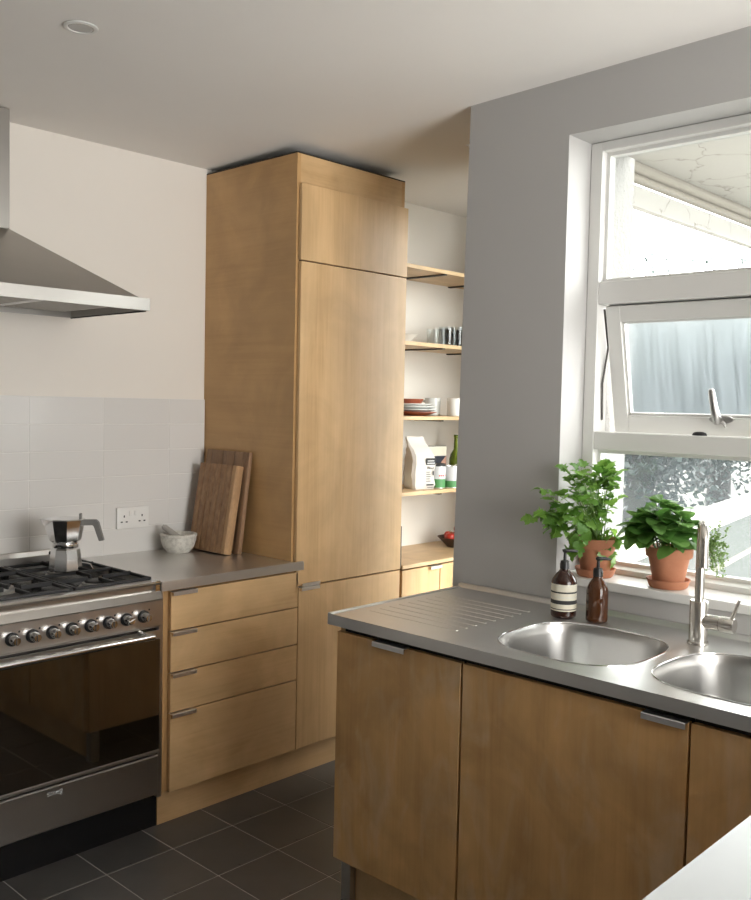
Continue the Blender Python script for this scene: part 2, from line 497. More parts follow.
prism(bm, [(OY1, -0.1), (OY1, TOPZ), (2.031, TOPZ), (2.079, -0.1)], 'x', WX, 2.95)   # its end leans a little
box(bm, WX, 2.95, OY0, OY1, -0.1, SILL-0.028)
box(bm, WX, 2.95, OY0, OY1, OZ1, TOPZ)
struct('wall_window', bm, M['wall_grey'])
bm = bmesh.new()                                   # outer walls of the shelf corner
prism(bm, [(2.88, 2.05), (2.95, 2.05), (3.12, 2.40), (3.08, 2.40)], 'z', -0.1, TOPZ)
box(bm, 3.10, 3.20, 2.33, 2.40, -0.1, TOPZ)
box(bm, 4.10, 4.25, 2.33, 2.40, -0.1, TOPZ)
box(bm, 3.20, 4.10, 2.33, 2.40, 2.47, TOPZ)
box(bm, 3.20, 4.10, 2.33, 2.40, -0.1, 0.0)
box(bm, 4.15, 4.25, 2.40, 3.15, -0.1, TOPZ)
struct('wall_pantry', bm, M['wall'])
# outside face of the window opening, rough cast
bm = bmesh.new()
box(bm, 2.952, 2.985, 1.637, 2.20, -0.1, 2.85)
box(bm, 2.83, 2.985, 1.612, 1.634, SILL, OZ1-0.002)
struct('trim_1', bm, M['render'])['label'] = 'rough cast white outer reveal beside the window'
# ---- glazed doors behind the camera (frame only, seen from nowhere but they shape the light)
d1 = obj('door_1', B(0.8, 0.85, -1.66, -1.56, 0.0, 2.45), M['gloss']); d1['kind'] = 'structure'
for x in (1.81, 2.50): obj('door_frame', B(x, x+0.05, -1.66, -1.56, 0.0, 2.45), M['gloss'], d1)
obj('door_frame', B(0.85, 2.50, -1.66, -1.56, 2.40, 2.45), M['gloss'], d1)
# ---- wall tiles behind the cooker
M['walltile'] = mat('white_wall_tile', (0.74, 0.735, 0.72), 0.14)
t, N, L, p = nt(M['walltile'])
oi = N.new('ShaderNodeObjectInfo')
r = ramp(M['walltile'], oi.outputs['Random'], [(0, (0.715, 0.70, 0.675)), (1, (0.75, 0.735, 0.71))]); L.new(r.outputs[0], p.inputs['Base Color'])
n = add_noise(M['walltile'], ns=7, detail=2); bump(M['walltile'], n.outputs[0], 0.06, 0.01)
M['wallgrout'] = mat('white_wall_grout', (0.78, 0.765, 0.735), 0.8)
TW, TH = 0.312, 0.1067
obj('tile_bed', B(0.4, 2.469, WY-0.0112, WY+0.001, 0.86, 1.54), M['wallgrout'], wall_back)
def wtile(w):
    return mesh_of('wall_tile', B(-w/2+0.0012, w/2-0.0012, -0.009, 0, 0.0012, TH-0.0012, 0.0012), M['walltile'])
full, cut = wtile(TW), wtile(2.469-2.285)
for rrow in range(6):
    z = 1.54-(rrow+1)*TH
    for k in range(-6, 1):
        inst('wall_tile', full, wall_back, (2.285+TW*(k-0.5), WY-0.003-random.uniform(0, .0006), z))
    inst('wall_tile', cut, wall_back, ((2.469+2.285)/2, WY-0.003, z))
# ---- the window: fixed light above, top-hung casement, fixed light below
FX = 2.735                                         # inner face of the frame
FL, FR = 1.592, 0.745                              # glazed opening, y
w1 = obj('window_1', B(FX, FX+0.075, FR, FL, 2.375, OZ1-0.001, 0.002), M['gloss']); w1['kind'] = 'structure'
w1['label'] = 'white painted timber window with an open top-hung casement'
bm = B(FX, FX+0.075, FL, OY1-0.001, SILL-0.03, OZ1-0.001, 0.002); obj('window_stile', bm, M['gloss'], w1)
bm = B(FX, FX+0.075, OY0+0.001, FR, SILL-0.03, OZ1-0.001, 0.002); obj('window_stile', bm, M['gloss'], w1)
bm = B(FX, FX+0.075, FR, FL, 1.878, 1.952, 0.003); obj('transom', bm, M['gloss'], w1)
bm = B(FX, FX+0.075, FR, FL, 1.403, 1.462, 0.003); obj('transom', bm, M['gloss'], w1)
bm = bmesh.new(); prism(bm, [(FX, SILL), (FX+0.075, SILL), (FX+0.075, 1.026), (FX+0.03, 1.026), (FX, 1.018)], 'y', FR, FL); obj('bottom_rail', bm, M['gloss'], w1)
def bead(y0, y1, z0, z1, x0, x1, w, name, par, mt):  # glazing bead, four bars around a pane
    bm = bmesh.new()
    box(bm, x0, x1, y0, y1, z0, z0+w); box(bm, x0, x1, y0, y1, z1-w, z1)
    box(bm, x0, x1, y0, y0+w, z0+w, z1-w); box(bm, x0, x1, y1-w, y1, z0+w, z1-w)
    return obj(name, bm, mt, par)
bead(FR, FL, 1.952, 2.375, FX+0.03, FX+0.06, 0.012, 'glazing_bead', w1, M['gloss'])
bead(FR, FL, 1.026, 1.403, FX+0.03, FX+0.06, 0.012, 'glazing_bead', w1, M['gloss'])
obj('pane', B(FX+0.043, FX+0.047, FR+0.005, FL-0.005, 1.957, 2.37), M['glass'], w1)
obj('pane', B(FX+0.043, FX+0.047, FR+0.005, FL-0.005, 1.03, 1.398), M['glass_dirty'], w1)
# casement, hinged at the top, swung out
SH, SL, SR = 0.432, FL-0.016, FR+0.02
sash = obj('casement', B(0, 0.042, SR+0.052, SL-0.052, -0.052, 0, 0.002), M['gloss'], w1, world=False)
sash.location = (FX+0.02, 0, 1.872)
sash.rotation_euler = (0, -math.radians(12.5), 0)
def S(name, bm, mt, sm=0): return obj(name, bm, mt, sash, sm, world=False)
S('sash_stile', B(0, 0.042, SL-0.052, SL, -SH, 0, 0.002), M['gloss'])
S('sash_stile', B(0, 0.042, SR, SR+0.052, -SH, 0, 0.002), M['gloss'])
S('sash_rail', B(0, 0.042, SR+0.052, SL-0.052, -SH, -SH+0.068, 0.002), M['gloss'])
S('sash_pane', B(0.018, 0.022, SR+0.048, SL-0.048, -SH+0.062, -0.046), M['glass_wet'])
bm = bmesh.new()
yA, yB, zA, zB = SR+0.052, SL-0.052, -SH+0.068, -0.052
for a in (B(0.008, 0.018, yA, yB, zA, zA+0.008), B(0.008, 0.018, yA, yB, zB-0.008, zB), B(0.008, 0.018, yA, yA+0.008, zA, zB), B(0.008, 0.018, yB-0.008, yB, zA, zB)):
    me_ = bpy.data.meshes.new('t'); a.to_mesh(me_); a.free(); bm.from_mesh(me_); bpy.data.meshes.remove(me_)
S('glazing_bead', bm, M['gloss'])
HY = 1.205
bm = bmesh.new()                                   # oval base plate of the handle
lp = [(math.cos(2*PI*k/20)*0.038, math.sin(2*PI*k/20)*0.013) for k in range(20)]
prism(bm, [(HY+a, -SH+0.064+b) for a, b in lp], 'x', -0.006, 0.001)
S('handle_plate', bm, M['handle_metal'], 40)
bm = tube(bmesh.new(), [(-0.002, HY+0.006, -SH+0.062), (-0.018, HY+0.006, -SH+0.064), (-0.024, HY+0.008, -SH+0.080), (-0.026, HY+0.012, -SH+0.114), (-0.026, HY+0.017, -SH+0.160), (-0.026, HY+0.0175, -SH+0.165)], [0.014, 0.0155, 0.0135, 0.0115, 0.0095, 0.005], 16)
S('casement_handle', bm, M['handle_metal'], 50)
bm = tube(bmesh.new(), [(-0.012, HY+0.004, -SH+0.062), (-0.014, HY-0.012, -SH+0.054), (-0.012, HY-0.016, -SH+0.042)], [0.007, 0.006, 0.004], 10)
S('handle_nose', bm, M['handle_metal'], 50)
# thin casement stay arm at the hinge side
bm = tube(bmesh.new(), [(FX+0.03, FL-0.008, 1.865), (FX+0.055, FL-0.012, 1.74), (FX+0.035, FL-0.006, 1.62), (FX+0.045, FL-0.004, 1.50)], 0.0035, 8)
obj('casement_stay', bm, M['pipe_dark'], w1, 40)
# striker plate on the lower transom
bm = lathe(bmesh.new(), [(0.0, 0.012), (0.006, 0.0115), (0.011, 0.008), (0.013, 0.0)], 16)
xform(bm, Matrix.Translation((FX+0.012, 1.235, 1.462)) @ Matrix.Diagonal((0.8, 1.9, 1, 1)))
obj('striker_plate', bm, M['hole'] if False else M['black_plastic'], w1, 40)
# inner sill board
bm = B(WX-0.012, FX+0.01, OY0+0.0005, OY1-0.0005, SILL-0.028, SILL, 0.004, 2)
tr2 = struct('trim_2', bm, M['gloss']); tr2['label'] = 'white painted window sill board'
# ---- glazed back door of the shelf corner (behind the wall end, lights the shelves)
d2 = obj('door_2', B(3.202, 3.27, 2.345, 2.385, 0.005, 2.465), M['gloss']); d2['kind'] = 'structure'
obj('door_stile', B(3.80, 4.098, 2.345, 2.385, 0.005, 2.465), M['gloss'], d2)
for z0, z1 in ((0.005, 0.16), (2.42, 2.465)): obj('door_rail', B(3.27, 3.80, 2.345, 2.385, z0, z1), M['gloss'], d2)
obj('pane', B(3.265, 3.805, 2.363, 2.367, 0.155, 2.425), M['glass'], d2)

# ================================================================== THE COOKER
CX0, CX1 = 0.94, 1.838
ck = thing('range_cooker', 'stainless steel range cooker with black gas hob and dark glass oven door', 'cooker', ((CX0+CX1)/2, 3.06, 0))
obj('body', B(CX0, CX1, 2.79, 3.345, 0.13, 0.868), M['steel_cooker'], ck)
obj('plinth', B(CX0+0.01, 1.874, 2.82, 2.84, 0.0, 0.13), M['black'], ck)
bm = bmesh.new()
prism(bm, [(2.80, 0.744), (2.752, 0.744), (2.747, 0.752), (2.747, 0.838), (2.752, 0.844), (2.80, 0.844)], 'x', CX0, CX1)
cp = obj('control_panel', bm, M['steel_cooker'], ck)
bm = bmesh.new()
prism(bm, [(2.80, 0.844), (2.738, 0.842), (2.735, 0.846), (2.752, 0.869), (2.765, 0.872), (2.763, 0.889), (2.752, 0.893), (2.750, 0.898), (2.755, 0.903), (2.80, 0.903)], 'x', CX0, CX1)
obj('front_trim', bm, M['steel_cooker'], ck)
obj('hob_plate', B(CX0+0.006, CX1-0.006, 2.795, 3.335, 0.868, 0.880), M['black'], ck)
for x in (CX0, CX1-0.006): obj('side_trim', B(x, x+0.006, 2.786, 3.334, 0.868, 0.903), M['steel_cooker'], ck)
obj('end_cap', B(CX1-0.022, CX1+0.001, 2.752, 2.785, 0.868, 0.906, 0.003), M['chrome'], ck)
bm = bmesh.new()
prism(bm, [(3.335, 0.868), (3.335, 0.935), (3.341, 0.952), (3.346, 0.954), (3.346, 0.868)], 'x', CX0, CX1)
obj('rear_upstand', bm, M['steel_cooker'], ck)
# knobs
bm = lathe(bmesh.new(), [(0.0, 0.0), (0.0165, 0.0), (0.0165, 0.004), (0.0150, 0.008), (0.0135, 0.026), (0.011, 0.030), (0.0, 0.030)], 28)
box(bm, -0.003, 0.003, -0.012, 0.012, 0.029, 0.0335, 0.001)
xform(bm, Matrix.Rotation(PI/2, 4, 'X'))
knob_me = mesh_of('knob', bm, M['chrome'], 35)
bm = lathe(bmesh.new(), [(0.0, 0.0), (0.0215, 0.0), (0.0215, 0.008), (0.019, 0.012), (0.0, 0.012)], 28)
xform(bm, Matrix.Rotation(PI/2, 4, 'X'))
ring_me = mesh_of('knob_ring', bm, M['black_plastic'], 35)
dot_me = mesh_of('dial_mark', xform(lathe(bmesh.new(), [(0, 0), (0.0035, 0), (0.0035, 0.0006), (0, 0.0006)], 12), Matrix.Rotation(PI/2, 4, 'X')), M['ink'])
for k in range(12):
    x = 1.766 - 0.0665*k
    if x < 0.97: break
    kr = random.choice((0, 0, 0.15, -0.1)) if k != 1 else 1.2
    rg = inst('knob_ring', ring_me, ck, (x-ck.location.x, 2.7475-3.06, 0.792))
    kb = inst('knob', knob_me, rg, (0, -0.009, 0), (0, kr, 0))
    inst('dial_mark', dot_me, ck, (x-ck.location.x+0.024, 2.7475-3.06, 0.812))
# oven door
od = obj('oven_door', B(CX0+0.003, CX1-0.003, 2.752, 2.79, 0.300, 0.735, 0.002), M['black'], ck)
obj('door_glass', B(CX0+0.004, CX1-0.004, 2.745, 2.7525, 0.312, 0.703, 0.001), M['ovenglass'], od)
obj('door_top_strip', B(CX0+0.003, CX1-0.003, 2.746, 2.753, 0.705, 0.735, 0.001), M['steel_cooker'], od)
obj('door_foot_strip', B(CX0+0.004, CX1-0.004, 2.745, 2.753, 0.300, 0.310, 0.001), M['steel_cooker'], od)
bm = tube(bmesh.new(), [(CX0+0.06, 2.700, 0.727), (CX1-0.06, 2.700, 0.727)], 0.0115, 18)
hd = obj('door_handle', bm, M['chrome'], od, 40)
for x in (CX0+0.085, CX1-0.085):
    bm = tube(bmesh.new(), [(x, 2.748, 0.735), (x, 2.715, 0.733), (x, 2.700, 0.728)], [0.010, 0.009, 0.009], 12)
    obj('handle_post', bm, M['chrome'], od, 40)
# drawer with lettering
dr = obj('storage_drawer', B(CX0+0.003, CX1-0.001, 2.752, 2.80, 0.146, 0.289, 0.004), M['steel_cooker'], ck)
bm = text_bm('smeg', 0.026)
xform(bm, Matrix.Translation((1.447, 2.7516, 0.268)) @ Matrix.Rotation(PI/2, 4, 'X'))
lt = obj('lettering', bm, M['label_white'], dr); lt['label'] = 'small raised silver smeg lettering'
# burners and pan supports
def burner(x, y, r):
    bm = lathe(bmesh.new(), [(0, 0), (r*1.25, 0), (r*1.2, 0.004), (r*1.02, 0.006), (r, 0.014), (r*0.9, 0.016), (0, 0.016)], 32, (x, y, 0.880))
    b = obj('burner', bm, M['burner'], ck, 35)
    bm = lathe(bmesh.new(), [(0, 0), (r*0.82, 0), (r*0.84, 0.003), (r*0.78, 0.006), (0, 0.0075)], 32, (x, y, 0.8962))
    obj('burner_cap', bm, M['iron'], ck, 35)
for x, y, r in ((1.09, 2.92, 0.036), (1.09, 3.20, 0.030), (1.39, 3.06, 0.060), (1.69, 2.925, 0.048), (1.69, 3.20, 0.036)):
    burner(x, y, r)
def grate(xc):
    bm = bmesh.new()
    w, y0, y1, z0, z1 = 0.142, 2.805, 3.325, 0.901, 0.912
    for s in (-1, 1): box(bm, xc+s*w-0.0045, xc+s*w+0.0045, y0, y1, z0, z1, 0.002)
    for y in (y0+0.006, (y0+y1)/2, y1-0.006): box(bm, xc-w, xc+w, y-0.0045, y+0.0045, z0, z1, 0.002)
    for yc in ((y0*3+y1)/4, (y0+3*y1)/4):
        for s in (-1, 1):
            box(bm, xc+s*0.028 if s > 0 else xc-w, xc+w if s > 0 else xc-0.028, yc-0.004, yc+0.004, z0, z1+0.004, 0.002)
        box(bm, xc-0.004, xc+0.004, yc+0.028, yc+0.125, z0, z1+0.004, 0.002)
        box(bm, xc-0.004, xc+0.004, yc-0.125, yc-0.028, z0, z1+0.004, 0.002)
    for s in (-1, 1):
        for y in (y0+0.01, y1-0.01, (y0+y1)/2): box(bm, xc+s*w-0.007, xc+s*w+0.007, y-0.007, y+0.007, 0.880, z0, 0)
    obj('pan_support', bm, M['iron'], ck)
for xc in (1.09, 1.39, 1.69): grate(xc)
# loose bright lighter wire of the ignition at the back
bm = tube(bmesh.new(), [(1.735, 3.235, 0.921), (1.775, 3.185, 0.921), (1.79, 3.14, 0.917), (1.795, 3.12, 0.895)], 0.0025, 8)
obj('flame_sensor', bm, M['chrome'], ck, 40)

# ---- moka pot
mk = thing('moka_pot', 'faceted aluminium moka pot with grey handle on the hob', 'coffee pot', (1.660, 3.086, 0.9165), math.atan2(-0.728, 0.686))
def octo(prof, n=8, ph=PI/8):
    bm = bmesh.new()
    loops = [[(r*math.cos(2*PI*k/n+ph), r*math.sin(2*PI*k/n+ph), z) for k in range(n)] for r, z in prof]
    loft(bm, loops, True, True)
    bmesh.ops.recalc_face_normals(bm, faces=bm.faces)
    return bm
obj('boiler', octo([(0.050, 0.0), (0.057, 0.004), (0.054, 0.045), (0.050, 0.078), (0.044, 0.086)]), M['alu_cast'], mk, 0, False)
bm = lathe(bmesh.new(), [(0.0, 0.084), (0.043, 0.084), (0.045, 0.088), (0.045, 0.098), (0.042, 0.101), (0.0, 0.101)], 28)
obj('collar', bm, M['alu_cast'], mk, 30, False)
bm = bmesh.new()
n8 = 8
def up_loop(r, z, sp):
    pts = []
    for k in range(n8):
        a = 2*PI*k/n8+PI/8
        x, y = r*math.cos(a), r*math.sin(a)
        if k in (3, 4): x -= sp
        pts.append((x, y*(0.55 if k in (3, 4) and sp > 0.01 else 1), z))
    return pts
loft(bm, [up_loop(0.043, 0.101, 0), up_loop(0.053, 0.110, 0.002), up_loop(0.063, 0.160, 0.012), up_loop(0.067, 0.184, 0.028)], True, True)
bmesh.ops.recalc_face_normals(bm, faces=bm.faces)
obj('upper_chamber', bm, M['alu_cast'], mk, 0, False)
bm = bmesh.new()
loft(bm, [up_loop(0.068, 0.1845, 0.026), up_loop(0.064, 0.188, 0.02), up_loop(0.02, 0.194, 0.0)], True, True)
bmesh.ops.recalc_face_normals(bm, faces=bm.faces)
obj('lid', bm, M['alu_cast'], mk, 0, False)
obj('lid_tab', B(0.050, 0.057, -0.008, 0.008, 0.187, 0.207, 0.001), M['grey_plastic'], mk, 0, False)
bm = bmesh.new()
prism(bm, [(0.052, 0.164), (0.052, 0.184), (0.108, 0.186), (0.118, 0.178), (0.138, 0.112), (0.122, 0.109), (0.103, 0.162), (0.098, 0.166)], 'y', -0.009, 0.009)
obj('handle', bm, M['grey_plastic'], mk, 0, False)
bm = lathe(bmesh.new(), [(0, 0), (0.006, 0), (0.006, 0.007), (0, 0.009)], 10); xform(bm, Matrix.Translation((-0.0515, 0.0, 0.062)) @ Matrix.Rotation(-PI/2, 4, 'Y'))
obj('safety_valve', bm, M['iron'], mk, 30, False)

# ---- range hood
hx = 1.39
hood = thing('range_hood', 'stainless steel pyramid range hood with chimney on the cooker wall', 'hood', (hx, WY, 1.845))
HX0, HX1, HY0 = hx-0.45, hx+0.45, 2.835
bm = bmesh.new()
for a in ((HX0, HX1, HY0, HY0+0.012), (HX0, HX1, WY-0.014, WY-0.002), (HX0, HX0+0.012, HY0+0.012, WY-0.014), (HX1-0.012, HX1, HY0+0.012, WY-0.014)):
    box(bm, a[0], a[1], a[2], a[3], 1.846, 1.888)
obj('rim', bm, M['steel_hood'], hood)
bm = bmesh.new()
ins = 0.022
bo = [(HX0+ins, HY0+ins, 1.888), (HX1-ins, HY0+ins, 1.888), (HX1-ins, WY-0.002, 1.888), (HX0+ins, WY-0.002, 1.888)]
to = [(hx-0.13, 3.23, 2.125), (hx+0.13, 3.23, 2.125), (hx+0.13, WY-0.002, 2.125), (hx-0.13, WY-0.002, 2.125)]
ro = [(HX0, HY0, 1.887), (HX1, HY0, 1.887), (HX1, WY-0.002, 1.887), (HX0, WY-0.002, 1.887)]
loft(bm, [ro, bo, to], False, True)
obj('canopy', bm, M['steel_hood'], hood)
obj('chimney', B(hx-0.13, hx+0.13, 3.23, WY-0.002, 2.125, cz(3.3)-0.001, 0.002), M['steel_hood'], hood)
obj('underside_panel', B(HX0+0.012, HX1-0.012, HY0+0.012, WY-0.014, 1.872, 1.876), M['steel_hood'], hood)
for k in range(3):
    x0 = HX0+0.05+k*0.27
    fpan = obj('grease_filter', B(x0, x0+0.255, HY0+0.14, WY-0.05, 1.864, 1.871, 0.002), M['alu'], hood)
    bm = bmesh.new()
    for q in range(12): box(bm, x0+0.012+q*0.0195, x0+0.021+q*0.0195, HY0+0.155, WY-0.065, 1.8615, 1.8645)
    obj('filter_ribs', bm, M['steel_hood'], fpan)
for s in (-1, 1):
    bm = lathe(bmesh.new(), [(0, 0), (0.032, 0), (0.032, -0.004), (0.026, -0.005), (0, -0.003)], 24, (hx+s*0.25, HY0+0.075, 1.872))
    obj('hood_lamp', bm, M['ceramic'], hood, 30)
obj('side_lip', B(HX1-0.013, HX1-0.009, HY0+0.012, WY-0.014, 1.842, 1.847), M['black'], hood)

# ---- double socket
sk = thing('wall_socket', 'white double wall socket with two switches on the tiles', 'socket', (2.106, WY-0.012, 1.047))
bm = B(2.031, 2.181, WY-0.024, WY-0.0125, 1.003, 1.091, 0.003, 2); obj('face_plate', bm, M['white_plastic'], sk, 40)
for s in (-1, 1):
    for a, b, w, h in ((0, 0.012, 0.005, 0.009), (-0.0115, -0.011, 0.009, 0.005), (0.0115, -0.011, 0.009, 0.005)):
        xc, zc = 2.106+s*0.042+a, 1.042+b
        obj('pin_hole', B(xc-w/2, xc+w/2, WY-0.0246, WY-0.0238, zc-h/2, zc+h/2), M['hole'], sk)
    xc = 2.106+s*0.013
    obj('switch', B(xc-0.0075, xc+0.0075, WY-0.0275, WY-0.0235, 1.055, 1.076, 0.0015), M['white_plastic'], sk)

# ================================================================== DRAWER UNIT, WORKTOP, TALL CABINET
FY = 2.765                                         # face of the fronts
def lip_handle(parent, x0, x1, y, z, flip=1):
    """aluminium lip pull screwed to the edge of a front; faces -Y"""
    bm = bmesh.new()
    prism(bm, [(y+0.012, z), (y-0.014, z), (y-0.016, z-0.002*flip), (y-0.016, z-0.014*flip), (y-0.0135, z-0.014*flip), (y-0.0135, z-0.003*flip), (y+0.012, z-0.003*flip)], 'x', x0, x1)
    return obj('handle', bm, M['alu'], parent)
du = thing('drawer_unit', 'birch plywood unit of four drawers beside the cooker', 'cabinet', (2.19, 3.06, 0.13))
bm = bmesh.new()
box(bm, 1.888, 1.906, FY+0.021, 3.36, 0.13, 0.865); box(bm, 2.452, 2.470, FY+0.021, 3.36, 0.13, 0.865)
box(bm, 1.906, 2.452, 3.34, 3.36, 0.13, 0.865); box(bm, 1.906, 2.452, FY+0.021, 3.34, 0.13, 0.148); box(bm, 1.906, 2.452, FY+0.03, FY+0.04, 0.148, 0.865)
obj('carcass', bm, M['ply_shade'], du)
obj('filler_strip', B(1.858, 1.887, FY+0.02, FY+0.10, 0.13, 0.865), M['ply_shade'], du)
obj('filler_edge', B(1.8395, 1.857, FY-0.003, FY+0.10, 0.13, 0.865, 0.001), M['steel_cooker'], du)
for z0, z1 in ((0.7165, 0.856), (0.566, 0.7115), (0.421, 0.561), (0.131, 0.416)):
    f = obj('drawer_front', B(1.892, 2.4935, FY, FY+0.018, z0, z1, 0.0012), M['ply_h'], du)
    lip_handle(f, 1.893, 1.995, FY, z1+0.002)
bm = bmesh.new()
prism(bm, [(1.8425, 2.752), (2.512, 2.752), (2.512, 2.762), (2.469, 2.762), (2.469, 3.37), (1.8425, 3.37)], 'z', 0.866, 0.900)
bmesh.ops.bevel(bm, geom=[e for e in bm.edges if all(v.co.z > 0.89 for v in e.verts)], offset=0.0025, segments=2, affect='EDGES')
tag(obj('steel_worktop', bm, M['steel'], None, 40), 'stainless steel worktop on the drawer unit beside the cooker', 'worktop')
tag(obj('kick_board', B(1.876, 4.1, 2.818, 2.834, 0.0, 0.129), M['ply_h']), 'birch plywood kick board under drawers and tall cabinet', 'kick board')

TX, TR = 2.472, 3.106
tc_ = thing('tall_cabinet', 'tall birch plywood cabinet reaching almost to the ceiling', 'cabinet', (2.78, 3.08, 0.13))
bm = B(TX, TX+0.018, FY+0.021, WY-0.002, 0.13, 2.5155); obj('side_panel', bm, M['ply_shade'], tc_)
obj('side_panel', B(TR-0.018, TR, FY+0.021, WY-0.002, 0.13, 2.5155), M['ply_shade'], tc_)
obj('top_shade_strip', B(TX, TR, FY+0.021, WY-0.002, 2.5157, 2.5205), M['gap_shade'], tc_)  # black strip paints the shadow line under the ceiling
obj('filler_panel', B(TX+0.018, TR-0.018, FY+0.022, FY+0.040, 2.36, 2.5155), M['ply_h'], tc_)
obj('back_panel', B(TX+0.018, TR-0.018, WY-0.02, WY-0.004, 0.13, 2.51), M['ply_shade'], tc_)
obj('carcass_shade_board', B(TX+0.018, TR-0.018, FY+0.024, FY+0.03, 0.13, 2.36), M['gap_shade'], tc_)  # black backing, paints the shade between the doors
obj('door', B(2.481, 3.110, FY, FY+0.018, 2.0985, 2.3985, 0.0012), M['ply_v'], tc_)
td = obj('door', B(2.483, 3.108, FY, FY+0.018, 0.7985, 2.0935, 0.0012), M['ply_v'], tc_)
lip_handle(td, 2.504, 2.602, FY, 0.7965, -1)
bd = obj('door', B(2.4975, 3.106, FY, FY+0.018, 0.131, 0.793, 0.0012), M['ply_v'], tc_)
lip_handle(bd, 2.502, 2.600, FY, 0.7945)
obj('edge_pull', B(3.1105, 3.1185, FY+0.004, FY+0.016, 0.80, 0.99, 0.001), M['bracket'], tc_)

# ---- low cabinet and shelves in the corner beyond
lc = thing('low_cabinet', 'low birch plywood cabinet under the open shelves', 'cabinet', (3.6, 2.95, 0.13))
bm = bmesh.new(); box(bm, 3.124, 3.142, FY+0.021, NY-0.003, 0.13, 0.785); box(bm, 3.142, 4.12, FY+0.025, FY+0.035, 0.13, 0.785); box(bm, 3.142, 4.12, NY-0.02, NY-0.003, 0.13, 0.785)
obj('carcass', bm, M['ply_shade'], lc)
obj('top_board', B(3.12, 4.13, FY-0.003, NY-0.002, 0.7945, 0.812, 0.001), M['ply_shelf'], lc)
for x0, x1, hx0 in ((3.122, 3.3885, 3.308), (3.394, 3.66, 3.40), (3.6655, 3.93, 3.85)):
    f = obj('door', B(x0, x1, FY, FY+0.018, 0.131, 0.787, 0.0012), M['ply_v'], lc)
    if hx0 != 3.40: lip_handle(f, hx0, hx0+0.08, FY, 0.7885)
shz = [2.181, 1.828, 1.483, 1.130]
names = ['uppermost bare wooden shelf above the drinking glasses', 'wooden shelf holding drinking glasses and a white bowl',
         'wooden shelf holding stacked plates and mugs', 'wooden shelf holding the flour bag and tins']
for z, lb in zip(shz, names):
    s = thing('wall_shelf', lb, 'shelf', (3.6, NY, z-0.018), group='open shelves in the corner')
    obj('shelf_board', B(3.121, 4.13, 2.85, NY-0.001, z-0.018, z, 0.001), M['ply_shelf'], s)
    for x in (3.485, 3.88):
        bm = bmesh.new(); box(bm, x-0.011, x+0.011, 2.852, NY-0.001, z-0.0245, z-0.0182)
        obj('bracket', bm, M['bracket'], s)
# things on the shelves
def lathe_thing(name, prof, mt, loc, label, cat, group=None, seg=28, sm=40):
    o = obj(name, lathe(bmesh.new(), prof, seg), mt, None, sm)
    o.location = loc
    return tag(o, label, cat, group)
lathe_thing('serving_bowl', [(0, 0), (0.05, 0), (0.055, 0.006), (0.085, 0.035), (0.088, 0.037), (0.084, 0.037), (0.05, 0.008), (0, 0.006)], M['ceramic'], (3.29, 2.965, 1.8285), 'shallow white bowl on the shelf beside the tall cabinet', 'bowl')
gl = [(0, 0), (0.028, 0), (0.031, 0.003), (0.034, 0.095), (0.0325, 0.095), (0.0295, 0.008), (0, 0.008)]
gm = mesh_of('drinking_glass', lathe(bmesh.new(), gl, 20), M['tumbler'], 40)
for k, (x, y, s) in enumerate(((3.575, 2.91, 0.9), (3.645, 2.90, 1.0), (3.655, 2.985, 1.05), (3.725, 2.91, 1.05), (3.73, 2.99, 0.95), (3.80, 2.915, 1.0), (3.81, 2.99, 1.0), (3.58, 3.0, 0.9))):
    o = bpy.data.objects.new('drinking_glass', gm); COL.objects.link(o); o.location = (x, y, 1.8285); o.scale = (1, 1, s)
    tag(o, 'clear drinking glass in a row on the shelf', 'glass', 'drinking glasses on the shelf')
def plate(z, r, mt, label):
    return lathe_thing('dinner_plate', [(0, 0), (r*0.6, 0), (r*0.66, 0.004), (r, 0.017), (r, 0.0195), (r*0.93, 0.018), (r*0.6, 0.008), (0, 0.0065)], mt, (3.405, 2.988, z), label, 'plate', 'plates stacked on the shelf', 36)
plate(1.4835, 0.128, M['ceramic_red'], 'brown red plate at the bottom of the stack beside the mugs')
plate(1.4965, 0.128, M['ceramic_grey'], 'pale grey plate second from the bottom of the shelf stack')
plate(1.5095, 0.126, M['ceramic_grey'], 'pale grey plate in the middle of the shelf stack')
plate(1.5225, 0.110, M['ceramic'], 'smaller white plate near the top of the shelf stack')
lathe_thing('ramekin_dish', [(0, 0), (0.06, 0), (0.072, 0.022), (0.069, 0.022), (0.058, 0.004), (0, 0.004)], M['ceramic_red'], (3.385, 2.98, 1.5425), 'shallow brick red dish on top of the plate stack', 'dish')
def mug(x, y, mt, label, rz, h=0.088):
    t_ = thing('mug', label, 'mug', (x, y, 1.4835), rz, 'mugs on the plate shelf')
    obj('cup', lathe(bmesh.new(), [(0, 0), (0.034, 0), (0.038, 0.004), (0.040, h), (0.037, h), (0.035, 0.006), (0, 0.006)], 28), mt, t_, 40, False)
    obj('handle', tube(bmesh.new(), [(0.037, 0, h*0.8), (0.055, 0, h*0.82), (0.064, 0, h*0.6), (0.060, 0, h*0.35), (0.038, 0, h*0.2)], 0.005, 8), mt, t_, 50, False)
mug(3.60, 3.01, M['ceramic_grey'], 'grey mug between the plate stack and the white mug', 2.2)
mug(3.64, 2.90, M['ceramic'], 'white mug on the shelf beside the grey mug', -0.6)
mug(3.735, 2.92, M['ceramic'], 'white mug on the plate shelf behind the wall end', 0.4)
